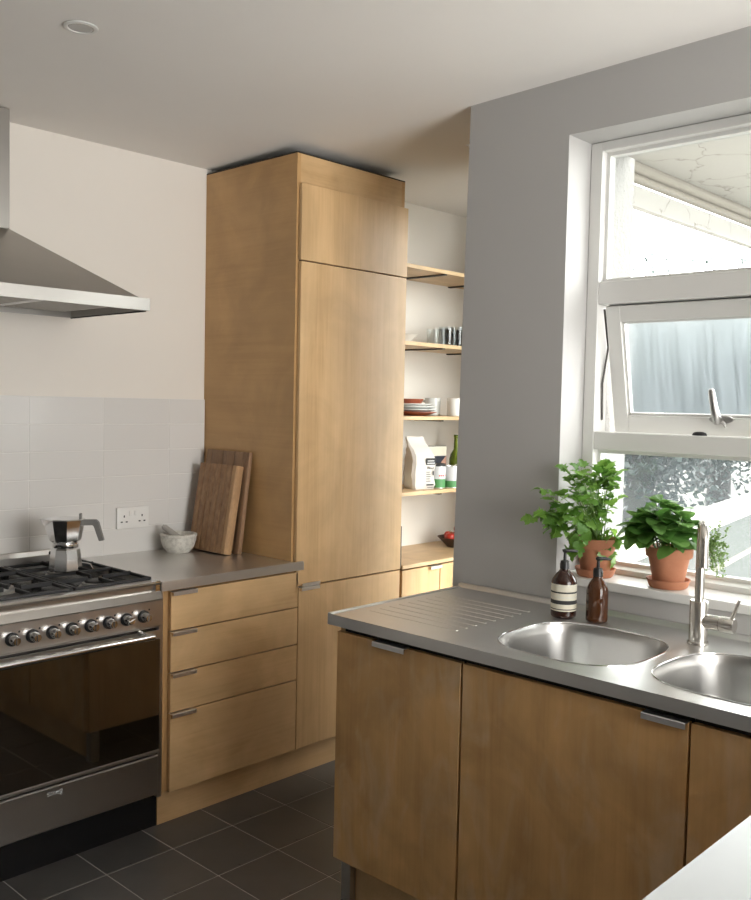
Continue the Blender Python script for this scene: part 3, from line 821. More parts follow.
# flour bag: folded top leaning back
fb = thing('flour_bag', 'crumpled white paper flour bag with black print', 'bag', (3.43, 2.94, 1.1305), math.radians(-14))
def rl(w, d, z, ox=0, oy=0, c=0.012):
    return [(-w+c+ox, -d+oy, z), (w-c+ox, -d+oy, z), (w+ox, -d+c+oy, z), (w+ox, d-c+oy, z), (w-c+ox, d+oy, z), (-w+c+ox, d+oy, z), (-w+ox, d-c+oy, z), (-w+ox, -d+c+oy, z)]
bm = bmesh.new()
loft(bm, [rl(.062, .042, 0), rl(.068, .046, .02, .001), rl(.066, .045, .07, -.003, .002), rl(.067, .046, .12, .002), rl(.064, .044, .16, 0, .002), rl(.060, .030, .19, -.004, .008), rl(.056, .014, .212, -.010, .014, .006), rl(.052, .006, .235, -.016, .020, .003), rl(.050, .004, .252, -.020, .022, .002)], True, True)
bmesh.ops.subdivide_edges(bm, edges=bm.edges[:], cuts=1)
for v in bm.verts: v.co += Vector((random.uniform(-1, 1), random.uniform(-1, 1), 0))*0.0022
obj('bag', bm, M['paper'], fb, 25, False)
def pb(x0, x1, z0, z1, name, mt, y=-0.0485):
    return obj(name, B(x0, x1, y, y+0.0012, z0, z1), mt, fb, 0, False)
pb(0.004, 0.060, 0.118, 0.150, 'printed_block', M['ink'])
for k, (a, b) in enumerate(((0.010, 0.054), (0.012, 0.050))): pb(a, b, 0.124+k*0.011, 0.128+k*0.011, 'printed_line', M['label_white'], -0.0495)
bm = text_bm('Flour', 0.019, 0.0004); xform(bm, Matrix.Translation((0.032, -0.0488, 0.103)) @ Matrix.Rotation(PI/2, 4, 'X')); obj('lettering', bm, M['ink'], fb, 0, False)
for k in range(5): pb(0.006, 0.026+random.uniform(0, 0.01), 0.082-k*0.011, 0.0845-k*0.011, 'printed_line', M['ink'])
pb(0.044, 0.050, 0.068, 0.088, 'printed_mark', M['ink']); pb(0.008, 0.050, 0.018, 0.025, 'printed_line', M['ink']); pb(0.012, 0.056, 0.008, 0.0105, 'printed_line', M['ink'])
# jar left of the bag
def jar(name, x, y, r, h, body, label, cat, bands, lid=None):
    t_ = thing(name, label, cat, (x, y, 1.1305))
    obj('can', lathe(bmesh.new(), [(0, 0), (r, 0), (r, h), (r*0.94, h), (r*0.92, h-0.004), (0, h-0.004)], 28), body, t_, 40, False)
    for z0, z1, mt in bands:
        obj('label_band', lathe(bmesh.new(), [(r, z0), (r+0.0006, z0), (r+0.0006, z1), (r, z1)], 28), mt, t_, 40, False)
    if lid: obj('lid', lathe(bmesh.new(), [(0, h-0.001), (r*1.02, h-0.001), (r*1.02, h+0.012), (0, h+0.012)], 28), lid, t_, 40, False)
    return t_
jar('storage_tin', 3.285, 3.0, 0.045, 0.155, M['label_cream'], 'tin with dark printed label behind the flour bag', 'tin', ((0.085, 0.14, M['label_dark']), (0.02, 0.028, M['label_dark'])))
t1 = jar('food_tin', 3.545, 2.92, 0.0375, 0.108, M['alu'], 'food tin with white and green label and red print', 'tin', ((0.003, 0.045, M['label_green']), (0.045, 0.105, M['label_white'])), M['ink'])
for k in range(5):
    obj('printed_mark', B(-0.026+k*0.010, -0.019+k*0.010, -0.0392+abs(k-2)**1.5*0.0022, -0.036+abs(k-2)**1.5*0.002, 0.058, 0.066), M['ink_red'], t1, 0, False)
for k in range(3): obj('printed_line', B(-0.018, 0.016, -0.0392+0.004, -0.034, 0.076+k*0.008, 0.078+k*0.008), M['ceramic_grey'], t1, 0, False)
jar('food_tin', 3.622, 2.895, 0.0375, 0.108, M['alu'], 'pale blue white food tin with green foot beside the other tin', 'tin', ((0.003, 0.035, M['label_green']), (0.035, 0.105, M['label_white'])))
jar('food_tin', 3.715, 2.90, 0.04, 0.11, M['label_cream'], 'cream labelled tin by the green bottle', 'tin', ((0.05, 0.06, M['label_dark']),))
cb = thing('picture_box', 'dark printed food box standing behind the tins', 'box', (3.625, 3.02, 1.1305), math.radians(-6))
obj('box', B(-0.075, 0.075, -0.02, 0.02, 0, 0.20, 0.001), M['label_dark'], cb, 0, False)
obj('printed_panel', B(-0.073, 0.073, -0.0212, -0.0198, 0.15, 0.198), M['label_cream'], cb, 0, False)
bm = bmesh.new(); prism(bm, [(0.0, 0.07), (0.073, 0.06), (0.073, 0.15), (0.04, 0.12)], 'y', -0.022, -0.0205); obj('printed_panel', bm, M['label_pink'], cb, 0, False)
lathe_thing('oil_bottle', [(0, 0), (0.034, 0), (0.036, 0.004), (0.036, 0.13), (0.030, 0.155), (0.014, 0.18), (0.013, 0.24), (0.015, 0.242), (0.015, 0.255), (0, 0.255)], M['green_glass'], (3.80, 3.01, 1.1305), 'green glass oil bottle at the end of the tins', 'bottle')
# fruit bowl
lathe_thing('fruit_bowl', [(0, 0), (0.05, 0), (0.055, 0.006), (0.098, 0.048), (0.100, 0.050), (0.095, 0.050), (0.05, 0.011), (0, 0.009)], M['bowl_dark'], (3.765, 2.965, 0.8125), 'dark bowl of red fruit on the low cabinet', 'bowl')
ap = [(0, 0.006), (0.012, 0.0), (0.024, 0.006), (0.032, 0.024), (0.033, 0.036), (0.027, 0.052), (0.014, 0.059), (0.006, 0.056), (0, 0.053)]
am = mesh_of('tomato', lathe(bmesh.new(), ap, 20), M['apple'], 60)
sm_ = mesh_of('stalk', tube(bmesh.new(), [(0, 0, 0.052), (0.002, 0.001, 0.066)], 0.002, 6), M['stem'])
fr_ = [(0.0495*math.cos(2*PI*k/5+0.5), 0.0495*math.sin(2*PI*k/5+0.5), 0.024) for k in range(5)] + [(0.010, -0.002, 0.062)]
for k, (a, b, c) in enumerate(fr_):
    o = bpy.data.objects.new('red_fruit', am); COL.objects.link(o)
    o.location = (3.765+a, 2.965+b, 0.8125+c); o.scale = (0.84, 0.84, 0.84); o.rotation_euler = (random.uniform(-.3, .3), random.uniform(-.3, .3), k)
    tag(o, 'small round red fruit heaped in the dark bowl', 'fruit', 'red fruit in the bowl')
    s = bpy.data.objects.new('stalk', sm_); COL.objects.link(s); s.parent = o

# ================================================================== ON THE STEEL WORKTOP: boards, mortar
def boardmat(name, a, b, bs):
    m_ = mat(name, a, 0.6)
    t, N, L, p = nt(m_)
    mp = coords(m_, (1, 1, 1))
    vo = N.new('ShaderNodeTexNoise'); vo.inputs['Scale'].default_value = 1.0; vo.inputs['Detail'].default_value = 3
    mp.inputs['Scale'].default_value = bs
    L.new(mp.outputs[0], vo.inputs['Vector'])
    n2 = add_noise(m_, (120, 120, 40), 1.0, 3)
    r = ramp(m_, vo.outputs[0], [(0.32, a), (0.52, tuple((x+y)/2 for x, y in zip(a, b))), (0.68, b)])
    r2 = ramp(m_, n2.outputs[0], [(0.3, g(0.82)), (0.7, g(1.08))])
    L.new(mixc(m_, r.outputs[0], r2.outputs[0], 1.0, 'MULTIPLY'), p.inputs['Base Color'])
    return m_
M['block_a'] = boardmat('end_grain_oak', (0.25, 0.13, 0.062), (0.42, 0.25, 0.13), (55, 45, 26))
M['block_b'] = boardmat('oiled_oak_edge', (0.40, 0.235, 0.115), (0.50, 0.31, 0.16), (30, 30, 6))
M['board_c'] = boardmat('plank_board', (0.22, 0.125, 0.065), (0.34, 0.205, 0.115), (40, 18, 5))
def board(name, label, xb, y0, y1, hgt, th, lean, mats, strips):
    t_ = thing(name, label, 'cutting board', (xb, (y0+y1)/2, 0.9005+th*math.sin(lean)))
    t_.rotation_euler = (0, lean, 0)
    w = (y1-y0)
    y = -w/2
    for k, (fr, mt) in enumerate(strips):
        obj('board_stave', B(0, th, y+0.0002, y+fr*w-0.0002, 0.0, hgt, 0.003, 2), mats[mt], t_, 40, False)
        y += fr*w
    return t_
board('cutting_board', 'thick end grain oak chopping block leaning in the corner', 2.339, 3.05, 3.30, 0.368, 0.040, math.radians(9.5), [M['block_b'], M['block_a']], [(0.10, 0), (0.15, 1), (0.15, 1), (0.15, 1), (0.15, 1), (0.15, 1), (0.15, 1)])
board('cutting_board', 'taller thin plank board behind the thick chopping block', 2.396, 3.03, 3.32, 0.425, 0.020, math.radians(7.2), [M['board_c'], M['block_b']], [(0.13, 0), (0.2, 0), (0.27, 0), (0.27, 0), (0.13, 0)])
mo = thing('mortar', 'pale stone mortar bowl beside the chopping block', 'mortar', (2.262, 3.258, 0.9005))
obj('bowl', lathe(bmesh.new(), [(0, 0), (0.046, 0), (0.05, 0.005), (0.064, 0.022), (0.073, 0.05), (0.074, 0.066), (0.077, 0.068), (0.077, 0.077), (0.073, 0.079), (0.062, 0.079), (0.056, 0.05), (0.035, 0.022), (0, 0.018)], 40), M['stone'], mo, 45, False)
bm = tube(bmesh.new(), [(2.284, 3.236, 0.928), (2.278, 3.242, 0.940), (2.256, 3.264, 0.965), (2.219, 3.297, 1.004), (2.212, 3.303, 1.010)], [0.011, 0.018, 0.0135, 0.0125, 0.006], 16)
tag(obj('pestle', bm, M['stone_grey'], None, 50), 'pale stone pestle resting in the mortar', 'pestle')

# ---- recessed ceiling light (off)
zl = cz(2.425)
dl = thing('downlight', 'white recessed ceiling downlight, switched off', 'ceiling light', (1.343, 2.425, zl))
bm = lathe(bmesh.new(), [(0.047, 0.0), (0.047, -0.003), (0.043, -0.005), (0.036, -0.004), (0.034, 0.0)], 32, (1.343, 2.425, zl-0.001), True); obj('bezel', bm, M['gloss'], dl, 50)
bm = lathe(bmesh.new(), [(0.0345, 0.0), (0.032, -0.0025), (0.020, -0.001), (0, -0.0006)], 32, (1.343, 2.425, zl-0.001)); obj('lamp', bm, M['lamp_off'], dl, 50)

# ================================================================== SINK RUN
SX, SE = 1.947, 2.022                              # front edge, end of the worktop
sk_top = thing('sink_worktop', 'stainless steel sink worktop with two bowls under the window', 'worktop', (2.27, 1.3, 0.867))
def superloop(cx, cy, a, b, n, z, k=64):
    out = []
    for i in range(k):
        th = 2*PI*i/k
        c, s = math.cos(th), math.sin(th)
        out.append((cx+a*math.copysign(abs(c)**(2/n), c), cy+b*math.copysign(abs(s)**(2/n), s), z))
    return out
BW = [(2.222, 1.307, 0.205, 0.207), (2.222, 0.846, 0.205, 0.212)]
Z1 = 0.900
bm = bmesh.new()
FGY = 0.556                                        # back edge of the return worktop in the foreground
outer = [(SX, FGY, Z1), (2.597, FGY, Z1), (2.597, SE, Z1), (SX, SE, Z1)]
edges = []
ov = [bm.verts.new(p) for p in outer]
for i in range(4): edges.append(bm.edges.new((ov[i], ov[(i+1) % 4])))
for cx, cy, a, b in BW:
    lv = [bm.verts.new(p) for p in superloop(cx, cy, a, b, 2.9, Z1)]
    for i in range(len(lv)): edges.append(bm.edges.new((lv[i], lv[(i+1) % len(lv)])))
bmesh.ops.triangle_fill(bm, use_beauty=True, use_dissolve=False, edges=edges)
for f in bm.faces:
    f.normal_update()
    if f.normal.z < 0: f.normal_flip()
lowv = [bm.verts.new((p[0], p[1], 0.867)) for p in outer]
for i in range(4): bm.faces.new((ov[i], lowv[i], lowv[(i+1) % 4], ov[(i+1) % 4]))
obj('top_sheet', bm, M['steel_sink'], sk_top)
bm = bmesh.new()
box(bm, SX, 2.578, SE-0.014, SE, Z1, Z1+0.0035, 0.0015)
obj('raised_edge', bm, M['steel_sink'], sk_top)
bm = bmesh.new(); prism(bm, [(2.572, Z1), (2.579, Z1+0.002), (2.584, Z1+0.012), (2.597, Z1+0.014), (2.597, Z1)], 'y', FGY, SE-0.001)
obj('back_upstand', bm, M['steel_sink'], sk_top, 60)
ridge_me = mesh_of('drainer_ridge', prism(bmesh.new(), [(-0.006, -0.0005), (-0.003, 0.0014), (0.003, 0.0014), (0.006, -0.0005)], 'y', -0.17, 0.17), M['steel_sink'])
for k in range(9):
    inst('drainer_ridge', ridge_me, sk_top, (2.07+k*0.045-2.27, 1.79-1.3, Z1-0.867))
def bowl(cx, cy, a, b):
    bm = bmesh.new()
    prof = [(1.0, 0.0, 2.9), (0.985, -0.006, 2.9), (0.965, -0.03, 2.9), (0.93, -0.10, 2.9), (0.89, -0.14, 2.8), (0.82, -0.160, 2.7), (0.70, -0.170, 2.6), (0.3, -0.175, 2.2), (0.12, -0.178, 2.0)]
    loft(bm, [superloop(cx, cy, a*s, b*s, n, Z1+z) for s, z, n in prof], False, True)
    bmesh.ops.recalc_face_normals(bm, faces=bm.faces)
    for f in bm.faces: f.normal_flip()
    o = obj('sink_bowl', bm, M['steel_bowl'], sk_top, 60)
    lp = superloop(cx, cy, a, b, 2.9, Z1+0.0004)
    obj('bowl_rim', tube(bmesh.new(), lp+lp[:1], 0.0022, 6, False), M['chrome'], o, 60)
    bm = lathe(bmesh.new(), [(0, 0.002), (0.018, 0.002), (0.03, 0.004), (0.042, 0.003), (0.044, 0.0), (0, 0.0)], 28, (cx, cy, Z1-0.178)); obj('drain', bm, M['chrome'], o, 40)
for b_ in BW: bowl(*b_)
# ---- cabinets under the sink
SF = 1.965
def sink_unit(name, label, y0, y1, door_y0, door_y1, hy):
    t_ = thing(name, label, 'cabinet', (2.28, (y0+y1)/2, 0.13))
    bm = bmesh.new()
    box(bm, SF+0.021, 2.585, y0, y0+0.018, 0.13, 0.69); box(bm, SF+0.021, 2.585, y1-0.018, y1, 0.13, 0.69)
    box(bm, SF+0.021, 2.585, y0+0.018, y1-0.018, 0.13, 0.148); box(bm, 2.567, 2.585, y0+0.018, y1-0.018, 0.148, 0.69)
    obj('carcass', bm, M['ply_shade'], t_)
    obj('front_shade_board', B(SF+0.021, SF+0.029, y0+0.018, y1-0.018, 0.148, 0.69), M['gap_shade'], t_)  # black backing, paints the shade around the door
    obj('top_shade_rail', B(SF+0.020, SF+0.036, y0, y1, 0.69, 0.866), M['gap_shade'], t_)  # painted shade in the gap between door and worktop
    d = obj('door', B(SF, SF+0.018, door_y0, door_y1, 0.145, 0.8475, 0.0012), M['ply_old'], t_)
    if hy:
        bm = bmesh.new(); x, z = SF, 0.8495
        prism(bm, [(x+0.012, z), (x-0.014, z), (x-0.016, z-0.002), (x-0.016, z-0.015), (x-0.0135, z-0.015), (x-0.0135, z-0.003), (x+0.012, z-0.003)], 'y', hy[0], hy[1])
        obj('handle', bm, M['alu'], d)
    return t_
sink_unit('base_cabinet', 'plywood base cabinet with narrow door at the open end', 1.523, 1.982, 1.523, 1.998, (1.716, 1.838))
sink_unit('base_cabinet', 'wide plywood base cabinet with rubbed door under the left bowl', 0.884, 1.517, 0.883, 1.5155, (0.884, 0.990))
sink_unit('base_cabinet', 'plain plywood base cabinet in the corner under the right bowl', 0.57, 0.876, 0.57, 0.877, None)
tag(obj('end_panel', B(SF+0.019, 2.59, 1.9845, 2.002, 0.135, 0.866), M['ply_v']), 'plywood end panel of the sink cabinets', 'panel')
pk = thing('kick_board', 'birch plywood kick board under the sink cabinets', 'kick board', (2.03, 1.25, 0))
obj('board', B(2.022, 2.038, 0.57, 1.955, 0.0, 0.129), M['ply_h'], pk)
obj('end_strip', B(2.0, 2.038, 1.957, 1.996, 0.0, 0.129, 0.001), M['steel'], pk)

# ---- tap
tp = thing('kitchen_tap', 'brushed nickel swan neck mixer tap behind the sink', 'tap', (2.452, 1.085, 0.9003))
def T(name, bm, sm=45, mt='nickel'): return obj(name, bm, M[mt], tp, sm, False)
T('base_ring', lathe(bmesh.new(), [(0, 0), (0.0285, 0), (0.0285, 0.006), (0.026, 0.009), (0, 0.009)], 32))
T('tap_body', lathe(bmesh.new(), [(0, 0.008), (0.0248, 0.008), (0.0248, 0.117), (0.023, 0.120), (0, 0.120)], 32))
sd = Vector((-0.89, -0.46, 0)).normalized()
pts = [Vector((0, 0, 0.118)), Vector((0, 0, 0.285))]
R_ = 0.052
cc = sd*R_
for k in range(1, 13):
    a = PI*k/12
    pts.append(cc - sd*R_*math.cos(a) + Vector((0, 0, 0.285+R_*math.sin(a))))
pts.append(pts[-1]+Vector((0, 0, -0.045)))
T('spout', tube(bmesh.new(), pts, 0.0125, 20), 60)
e_ = pts[-1]
T('spout_nozzle', tube(bmesh.new(), [e_+Vector((0, 0, 0.010)), e_+Vector((0, 0, -0.012))], 0.0142, 20), 60)
T('valve', tube(bmesh.new(), [(0, -0.018, 0.066), (0, -0.060, 0.066)], 0.0195, 24))
T('valve_ring', tube(bmesh.new(), [(0, -0.060, 0.066), (0, -0.0635, 0.066)], 0.0175, 24))
T('lever_hub', tube(bmesh.new(), [(0, -0.0635, 0.066), (0, -0.097, 0.066), (0, -0.100, 0.066)], [0.021, 0.021, 0.019], 24))
T('lever', tube(bmesh.new(), [(-0.002, -0.090, 0.078), (-0.006, -0.103, 0.110), (-0.010, -0.115, 0.140)], [0.0058, 0.0050, 0.0042], 12))

# ---- bottles
def pump_bottle(name, label, loc, r, body, mt, band, pump_h, rz):
    t_ = thing(name, label, 'bottle', loc, rz)
    obj('bottle', lathe(bmesh.new(), body, 40), mt, t_, 45, False)
    zt = body[-1][1]
    cr = 0.0145
    obj('pump_collar', lathe(bmesh.new(), [(0, zt-0.004), (cr, zt-0.004), (cr, zt+0.012), (cr*0.9, zt+0.014), (cr*0.9, zt+0.02), (0.008, zt+0.022), (0, zt+0.022)], 24), M['black_plastic'], t_, 40, False)
    obj('pump_stem', lathe(bmesh.new(), [(0, zt+0.02), (0.0052, zt+0.02), (0.0045, zt+pump_h-0.010), (0.008, zt+pump_h-0.006), (0.009, zt+pump_h), (0, zt+pump_h+0.001)], 20), M['black_plastic'], t_, 40, False)
    obj('pump_nozzle', tube(bmesh.new(), [(-0.004, 0, zt+pump_h-0.003), (0.022, 0, zt+pump_h-0.0025), (0.038, 0, zt+pump_h-0.005)], [0.006, 0.005, 0.0035], 12), M['black_plastic'], t_, 50, False)
    for z0, z1, m_ in band:
        obj('label_band', lathe(bmesh.new(), [(r, z0), (r+0.0005, z0), (r+0.0005, z1), (r, z1)], 40), m_, t_, 40, False)
    return t_
r1 = 0.0385
C_, K_ = M['label_cream'], M['ink']
b1 = pump_bottle('soap_dispenser', 'dark amber pump bottle with cream and black striped label', (2.455, 1.513, 0.9005), r1,
    [(0, 0.0), (r1-0.006, 0.0), (r1-0.001, 0.004), (r1, 0.010), (r1, 0.108), (r1-0.003, 0.117), (r1-0.013, 0.132), (0.017, 0.141), (0.0135, 0.146), (0.0135, 0.152)], M['amber_dark'],
    [(0.082, 0.104, C_), (0.077, 0.082, K_), (0.056, 0.077, C_), (0.044, 0.056, K_), (0.030, 0.044, C_), (0.027, 0.030, K_), (0.023, 0.027, C_)], 0.054, math.atan2(-0.72, 0.69))
for z0 in (0.0975, 0.0665, 0.0635):
    bm = lathe(bmesh.new(), [(r1+0.0004, z0), (r1+0.0009, z0), (r1+0.0009, z0+0.0009), (r1+0.0004, z0+0.0009)], 40)
    obj('printed_line', bm, M['ceramic_grey'], b1, 40, False)
r2_ = 0.0325
pump_bottle('soap_dispenser', 'plain amber glass pump bottle without a label', (2.478, 1.412, 0.9005), r2_,
    [(0, 0.0), (r2_-0.005, 0.0), (r2_-0.001, 0.003), (r2_, 0.008), (r2_, 0.092), (r2_-0.002, 0.102), (r2_-0.008, 0.116), (0.016, 0.128), (0.0135, 0.134), (0.0135, 0.140)], M['amber'], [], 0.052, math.atan2(-0.72, 0.69))

# ================================================================== FOREGROUND WORKTOP (return of the U)
fw = thing('corner_worktop', 'pale reflecting stainless steel worktop in the foreground corner', 'worktop', (1.5, 0.25, 0.867))
bm = bmesh.new()
prism(bm, [(0.45, -0.06), (2.597, -0.06), (2.597, FGY-0.001), (0.45, FGY-0.001)], 'z', 0.867, 0.900)
bmesh.ops.bevel(bm, geom=[e for e in bm.edges if all(v.co.z > 0.89 for v in e.verts)], offset=0.0025, segments=2, affect='EDGES')
obj('top_sheet', bm, M['steel_dimmed'], fw, 40)
fc = thing('base_cabinet', 'plywood base cabinet under the foreground worktop', 'cabinet', (1.5, 0.25, 0.0))
obj('carcass', B(0.47, 2.59, -0.03, 0.51, 0.13, 0.866), M['ply_shade'], fc)
for k in range(3): obj('door', B(0.475+k*0.49, 0.96+k*0.49, 0.511, 0.529, 0.145, 0.8475, 0.0012), M['ply_old'], fc)
obj('plinth', B(0.5, 2.59, 0.0, 0.46, 0.0, 0.13), M['ply_h'], fc)

# ================================================================== POTTED HERBS ON THE SILL
def pot(name, label, x, y):
    t_ = thing(name, label, 'plant pot', (x, y, SILL+0.0005))
    s = 0.92
    obj('saucer', lathe(bmesh.new(), [(0, 0), (0.058*s, 0), (0.062*s, 0.004), (0.069*s, 0.022), (0.071*s, 0.026), (0.066*s, 0.026), (0.060*s, 0.008), (0, 0.008)], 40), M['terracotta'], t_, 45, False)
    obj('pot', lathe(bmesh.new(), [(0, 0.0085), (0.047*s, 0.0085), (0.049*s, 0.012), (0.066*s, 0.092), (0.073*s, 0.093), (0.075*s, 0.096), (0.077*s, 0.122), (0.0755*s, 0.124), (0.070*s, 0.124), (0.067*s, 0.100), (0, 0.100)], 44), M['terracotta'], t_, 35, False)
    obj('soil', lathe(bmesh.new(), [(0, 0.112), (0.055*s, 0.111), (0.0685*s, 0.107)], 24), M['soil'], t_, 60, False)
    return t_
PX, PY = 2.658, 1.525
QX, QY = 2.663, 1.278
pot('terracotta_pot', 'terracotta pot and saucer holding parsley', PX, PY)
pot('terracotta_pot', 'terracotta pot and saucer holding basil and thyme', QX, QY)
PZ = SILL+0.112

def leaf_parsley(seed):
    """flat three-lobed toothed leaflet, tip along +X, about 1 unit long"""
    rnd = random.Random(seed)
    out = [(0, 0), (0.18, 0.10), (0.16, 0.38), (0.30, 0.34), (0.40, 0.48), (0.48, 0.30), (0.62, 0.34), (0.66, 0.18), (0.84, 0.17), (0.86, 0.06), (1.0, 0.0)]
    pts = out + [(x, -y) for x, y in out[-2:0:-1]]
    pts = [(x+rnd.uniform(-.03, .03), y*rnd.uniform(.85, 1.15)) for x, y in pts]
    bm = bmesh.new()
    def Z(x, y): return 0.22*abs(y) - 0.28*x*x + 0.05*math.sin(9*x+seed)
    c = [bm.verts.new((x, 0, Z(x, 0)-0.02)) for x in (0.3, 0.6)]
    v = [bm.verts.new((x, y, Z(x, y))) for x, y in pts]
    n_ = len(v)
    for i in range(n_):
        a, b = v[i], v[(i+1) % n_]
        ci = c[0] if (a.co.x+b.co.x)/2 < 0.47 else c[1]
        bm.faces.new((ci, a, b))
    for i in range(n_):
        a, b, d = v[i-1], v[i], v[(i+1) % n_]
        ca = c[0] if (a.co.x+b.co.x)/2 < 0.47 else c[1]
        cb_ = c[0] if (b.co.x+d.co.x)/2 < 0.47 else c[1]
        if ca is not cb_: bm.faces.new((ca, b, cb_) if ca is c[0] else (ca, b, cb_))
    bmesh.ops.recalc_face_normals(bm, faces=bm.faces)
    return mesh_of('parsley_leaf', bm, M['parsley'], 60)
def leaf_basil(seed, droop=0.35):
    rnd = random.Random(seed)
    bm = bmesh.new()
    xs = [0, 0.10, 0.28, 0.5, 0.72, 0.90, 1.0]
    ws = [0.03, 0.26, 0.39, 0.42, 0.36, 0.21, 0.0]
    rows = []
    for x, w in zip(xs, ws):
        z = -droop*x*x
        rows.append([bm.verts.new((x, y*w, z+0.16*w*(abs(y)**1.4)*(1 if abs(y) < 0.9 else 0.75))) for y in ((-1, -0.5, 0, 0.5, 1) if w > 0 else (0,))])
    for a, b in zip(rows, rows[1:]):
        if len(b) == 1:
            for k in range(4): bm.faces.new((a[k], b[0], a[k+1]))
        else:
            for k in range(4): bm.faces.new((a[k], b[k], b[k+1], a[k+1]))
    return mesh_of('basil_leaf', bm, M['basil'], 80)
def aim(d, roll=0.0):
    d = d.normalized()
    q = d.to_track_quat('X', 'Z')
    return (q @ Euler((roll, 0, 0)).to_quaternion()).to_euler()
def ok_spot(p):
    if p.x > FX-0.035: return False
    if p.x > WX-0.035 and p.y > OY1-0.035: return False
    return True
# parsley
pl = thing('parsley_plant', 'bushy bright green parsley growing in the first sill pot', 'plant', (PX, PY, PZ))
pv = [leaf_parsley(k) for k in range(4)]
rnd = random.Random(21)
lft = Vector((-0.686, 0.728, 0))                   # along the sill towards the wall corner and into the room
made = 0
tries = 0
while made < 64 and tries < 2000:
    tries += 1
    a = rnd.uniform(0, 2*PI); h = rnd.uniform(-0.045, 0.235)
    wid = math.sqrt(max(0.05, 1-((h-0.075)/0.17)**2))
    u = (0.03+0.165*math.cos(a)*rnd.uniform(0.15, 1.0)**0.8)*wid
    v = 0.075*math.sin(a)*wid*rnd.uniform(0.3, 1.0)
    tip = Vector((PX-0.035, PY, PZ+h)) + lft*u + Vector((-0.728, -0.686, 0))*v
    if not ok_spot(tip): continue
    made += 1
    root = Vector((PX+rnd.uniform(-.02, .02), PY+rnd.uniform(-.02, .02), PZ-0.004))
    mid = root.lerp(tip, 0.5) + Vector((0, 0, 0.05+0.04*rnd.random()))
    pts = [((1-s)**2)*root + 2*s*(1-s)*mid + s*s*tip for s in (0, .2, .4, .6, .8, 1)]
    obj('stem', tube(bmesh.new(), pts, [0.0018, 0.0017, 0.0015, 0.0013, 0.0011, 0.0009], 5), M['stem'], pl, 60)
    dirv = (pts[-1]-pts[-2]).normalized()
    side = dirv.cross(Vector((0, 0, 1))).normalized()
    for s, q, sc in ((0, 0.0, 1.0), (1, 0.5, 0.9), (-1, 0.5, 0.9), (1, 1.2, 0.8), (-1, 1.2, 0.8)):
        base = tip - dirv*0.030*q
        dd = (dirv*(1-0.55*abs(s)) + side*s*0.95 + Vector((rnd.uniform(-.35, .35), rnd.uniform(-.35, .35), rnd.uniform(-.45, .35))))
        L_ = 0.043*sc*rnd.uniform(0.85, 1.25)
        e = base + dd.normalized()*L_
        if not ok_spot(e): continue
        inst('leaf', rnd.choice(pv), pl, base-pl.location, aim(dd, rnd.uniform(-.7, .7)), (L_, L_*1.15, L_))
# basil
ba = thing('basil_plant', 'dark green glossy basil growing in the second sill pot', 'plant', (QX, QY, PZ))
bv = [leaf_basil(k, d) for k, d in enumerate((0.15, 0.35, 0.55))]
rnd = random.Random(5)
for k in range(24):
    a = 2*PI*k*0.618; rr = 0.012+0.085*math.sqrt(k/24); hh = rnd.uniform(0.07, 0.13)*(1.12-rr*5.0)+0.022
    tip = Vector((QX-0.012+rr*math.cos(a)*0.75, QY+0.008+rr*math.sin(a), PZ+hh))
    root = Vector((QX+(tip.x-QX)*0.4, QY+(tip.y-QY)*0.4, PZ-0.004))
    mid = (root+tip)/2 + Vector((0, 0, 0.012))
    obj('stem', tube(bmesh.new(), [root, mid, tip], [0.0024, 0.002, 0.0016], 6), M['stem'], ba, 60)
    for tier, (zz, n_, sz) in enumerate(((0.0, 4, 0.045), (-0.022, 4, 0.064), (-0.048, 3, 0.06))):
        if tip.z+zz < PZ+0.004: continue
        for q in range(n_):
            b_ = 2*PI*q/n_ + tier*0.9 + k
            dd = Vector((math.cos(b_), math.sin(b_), rnd.uniform(-0.25, 0.55) if tier else rnd.uniform(0.3, 1.0)))
            L_ = sz*rnd.uniform(0.8, 1.2)
            base = tip+Vector((0, 0, zz))
            e = base+dd.normalized()*L_
            if not ok_spot(e) or e.z < PZ-0.03: continue
            inst('leaf', rnd.choice(bv), ba, base-ba.location, aim(dd, rnd.uniform(-.3, .3)), (L_, L_*rnd.uniform(.9, 1.2), L_))
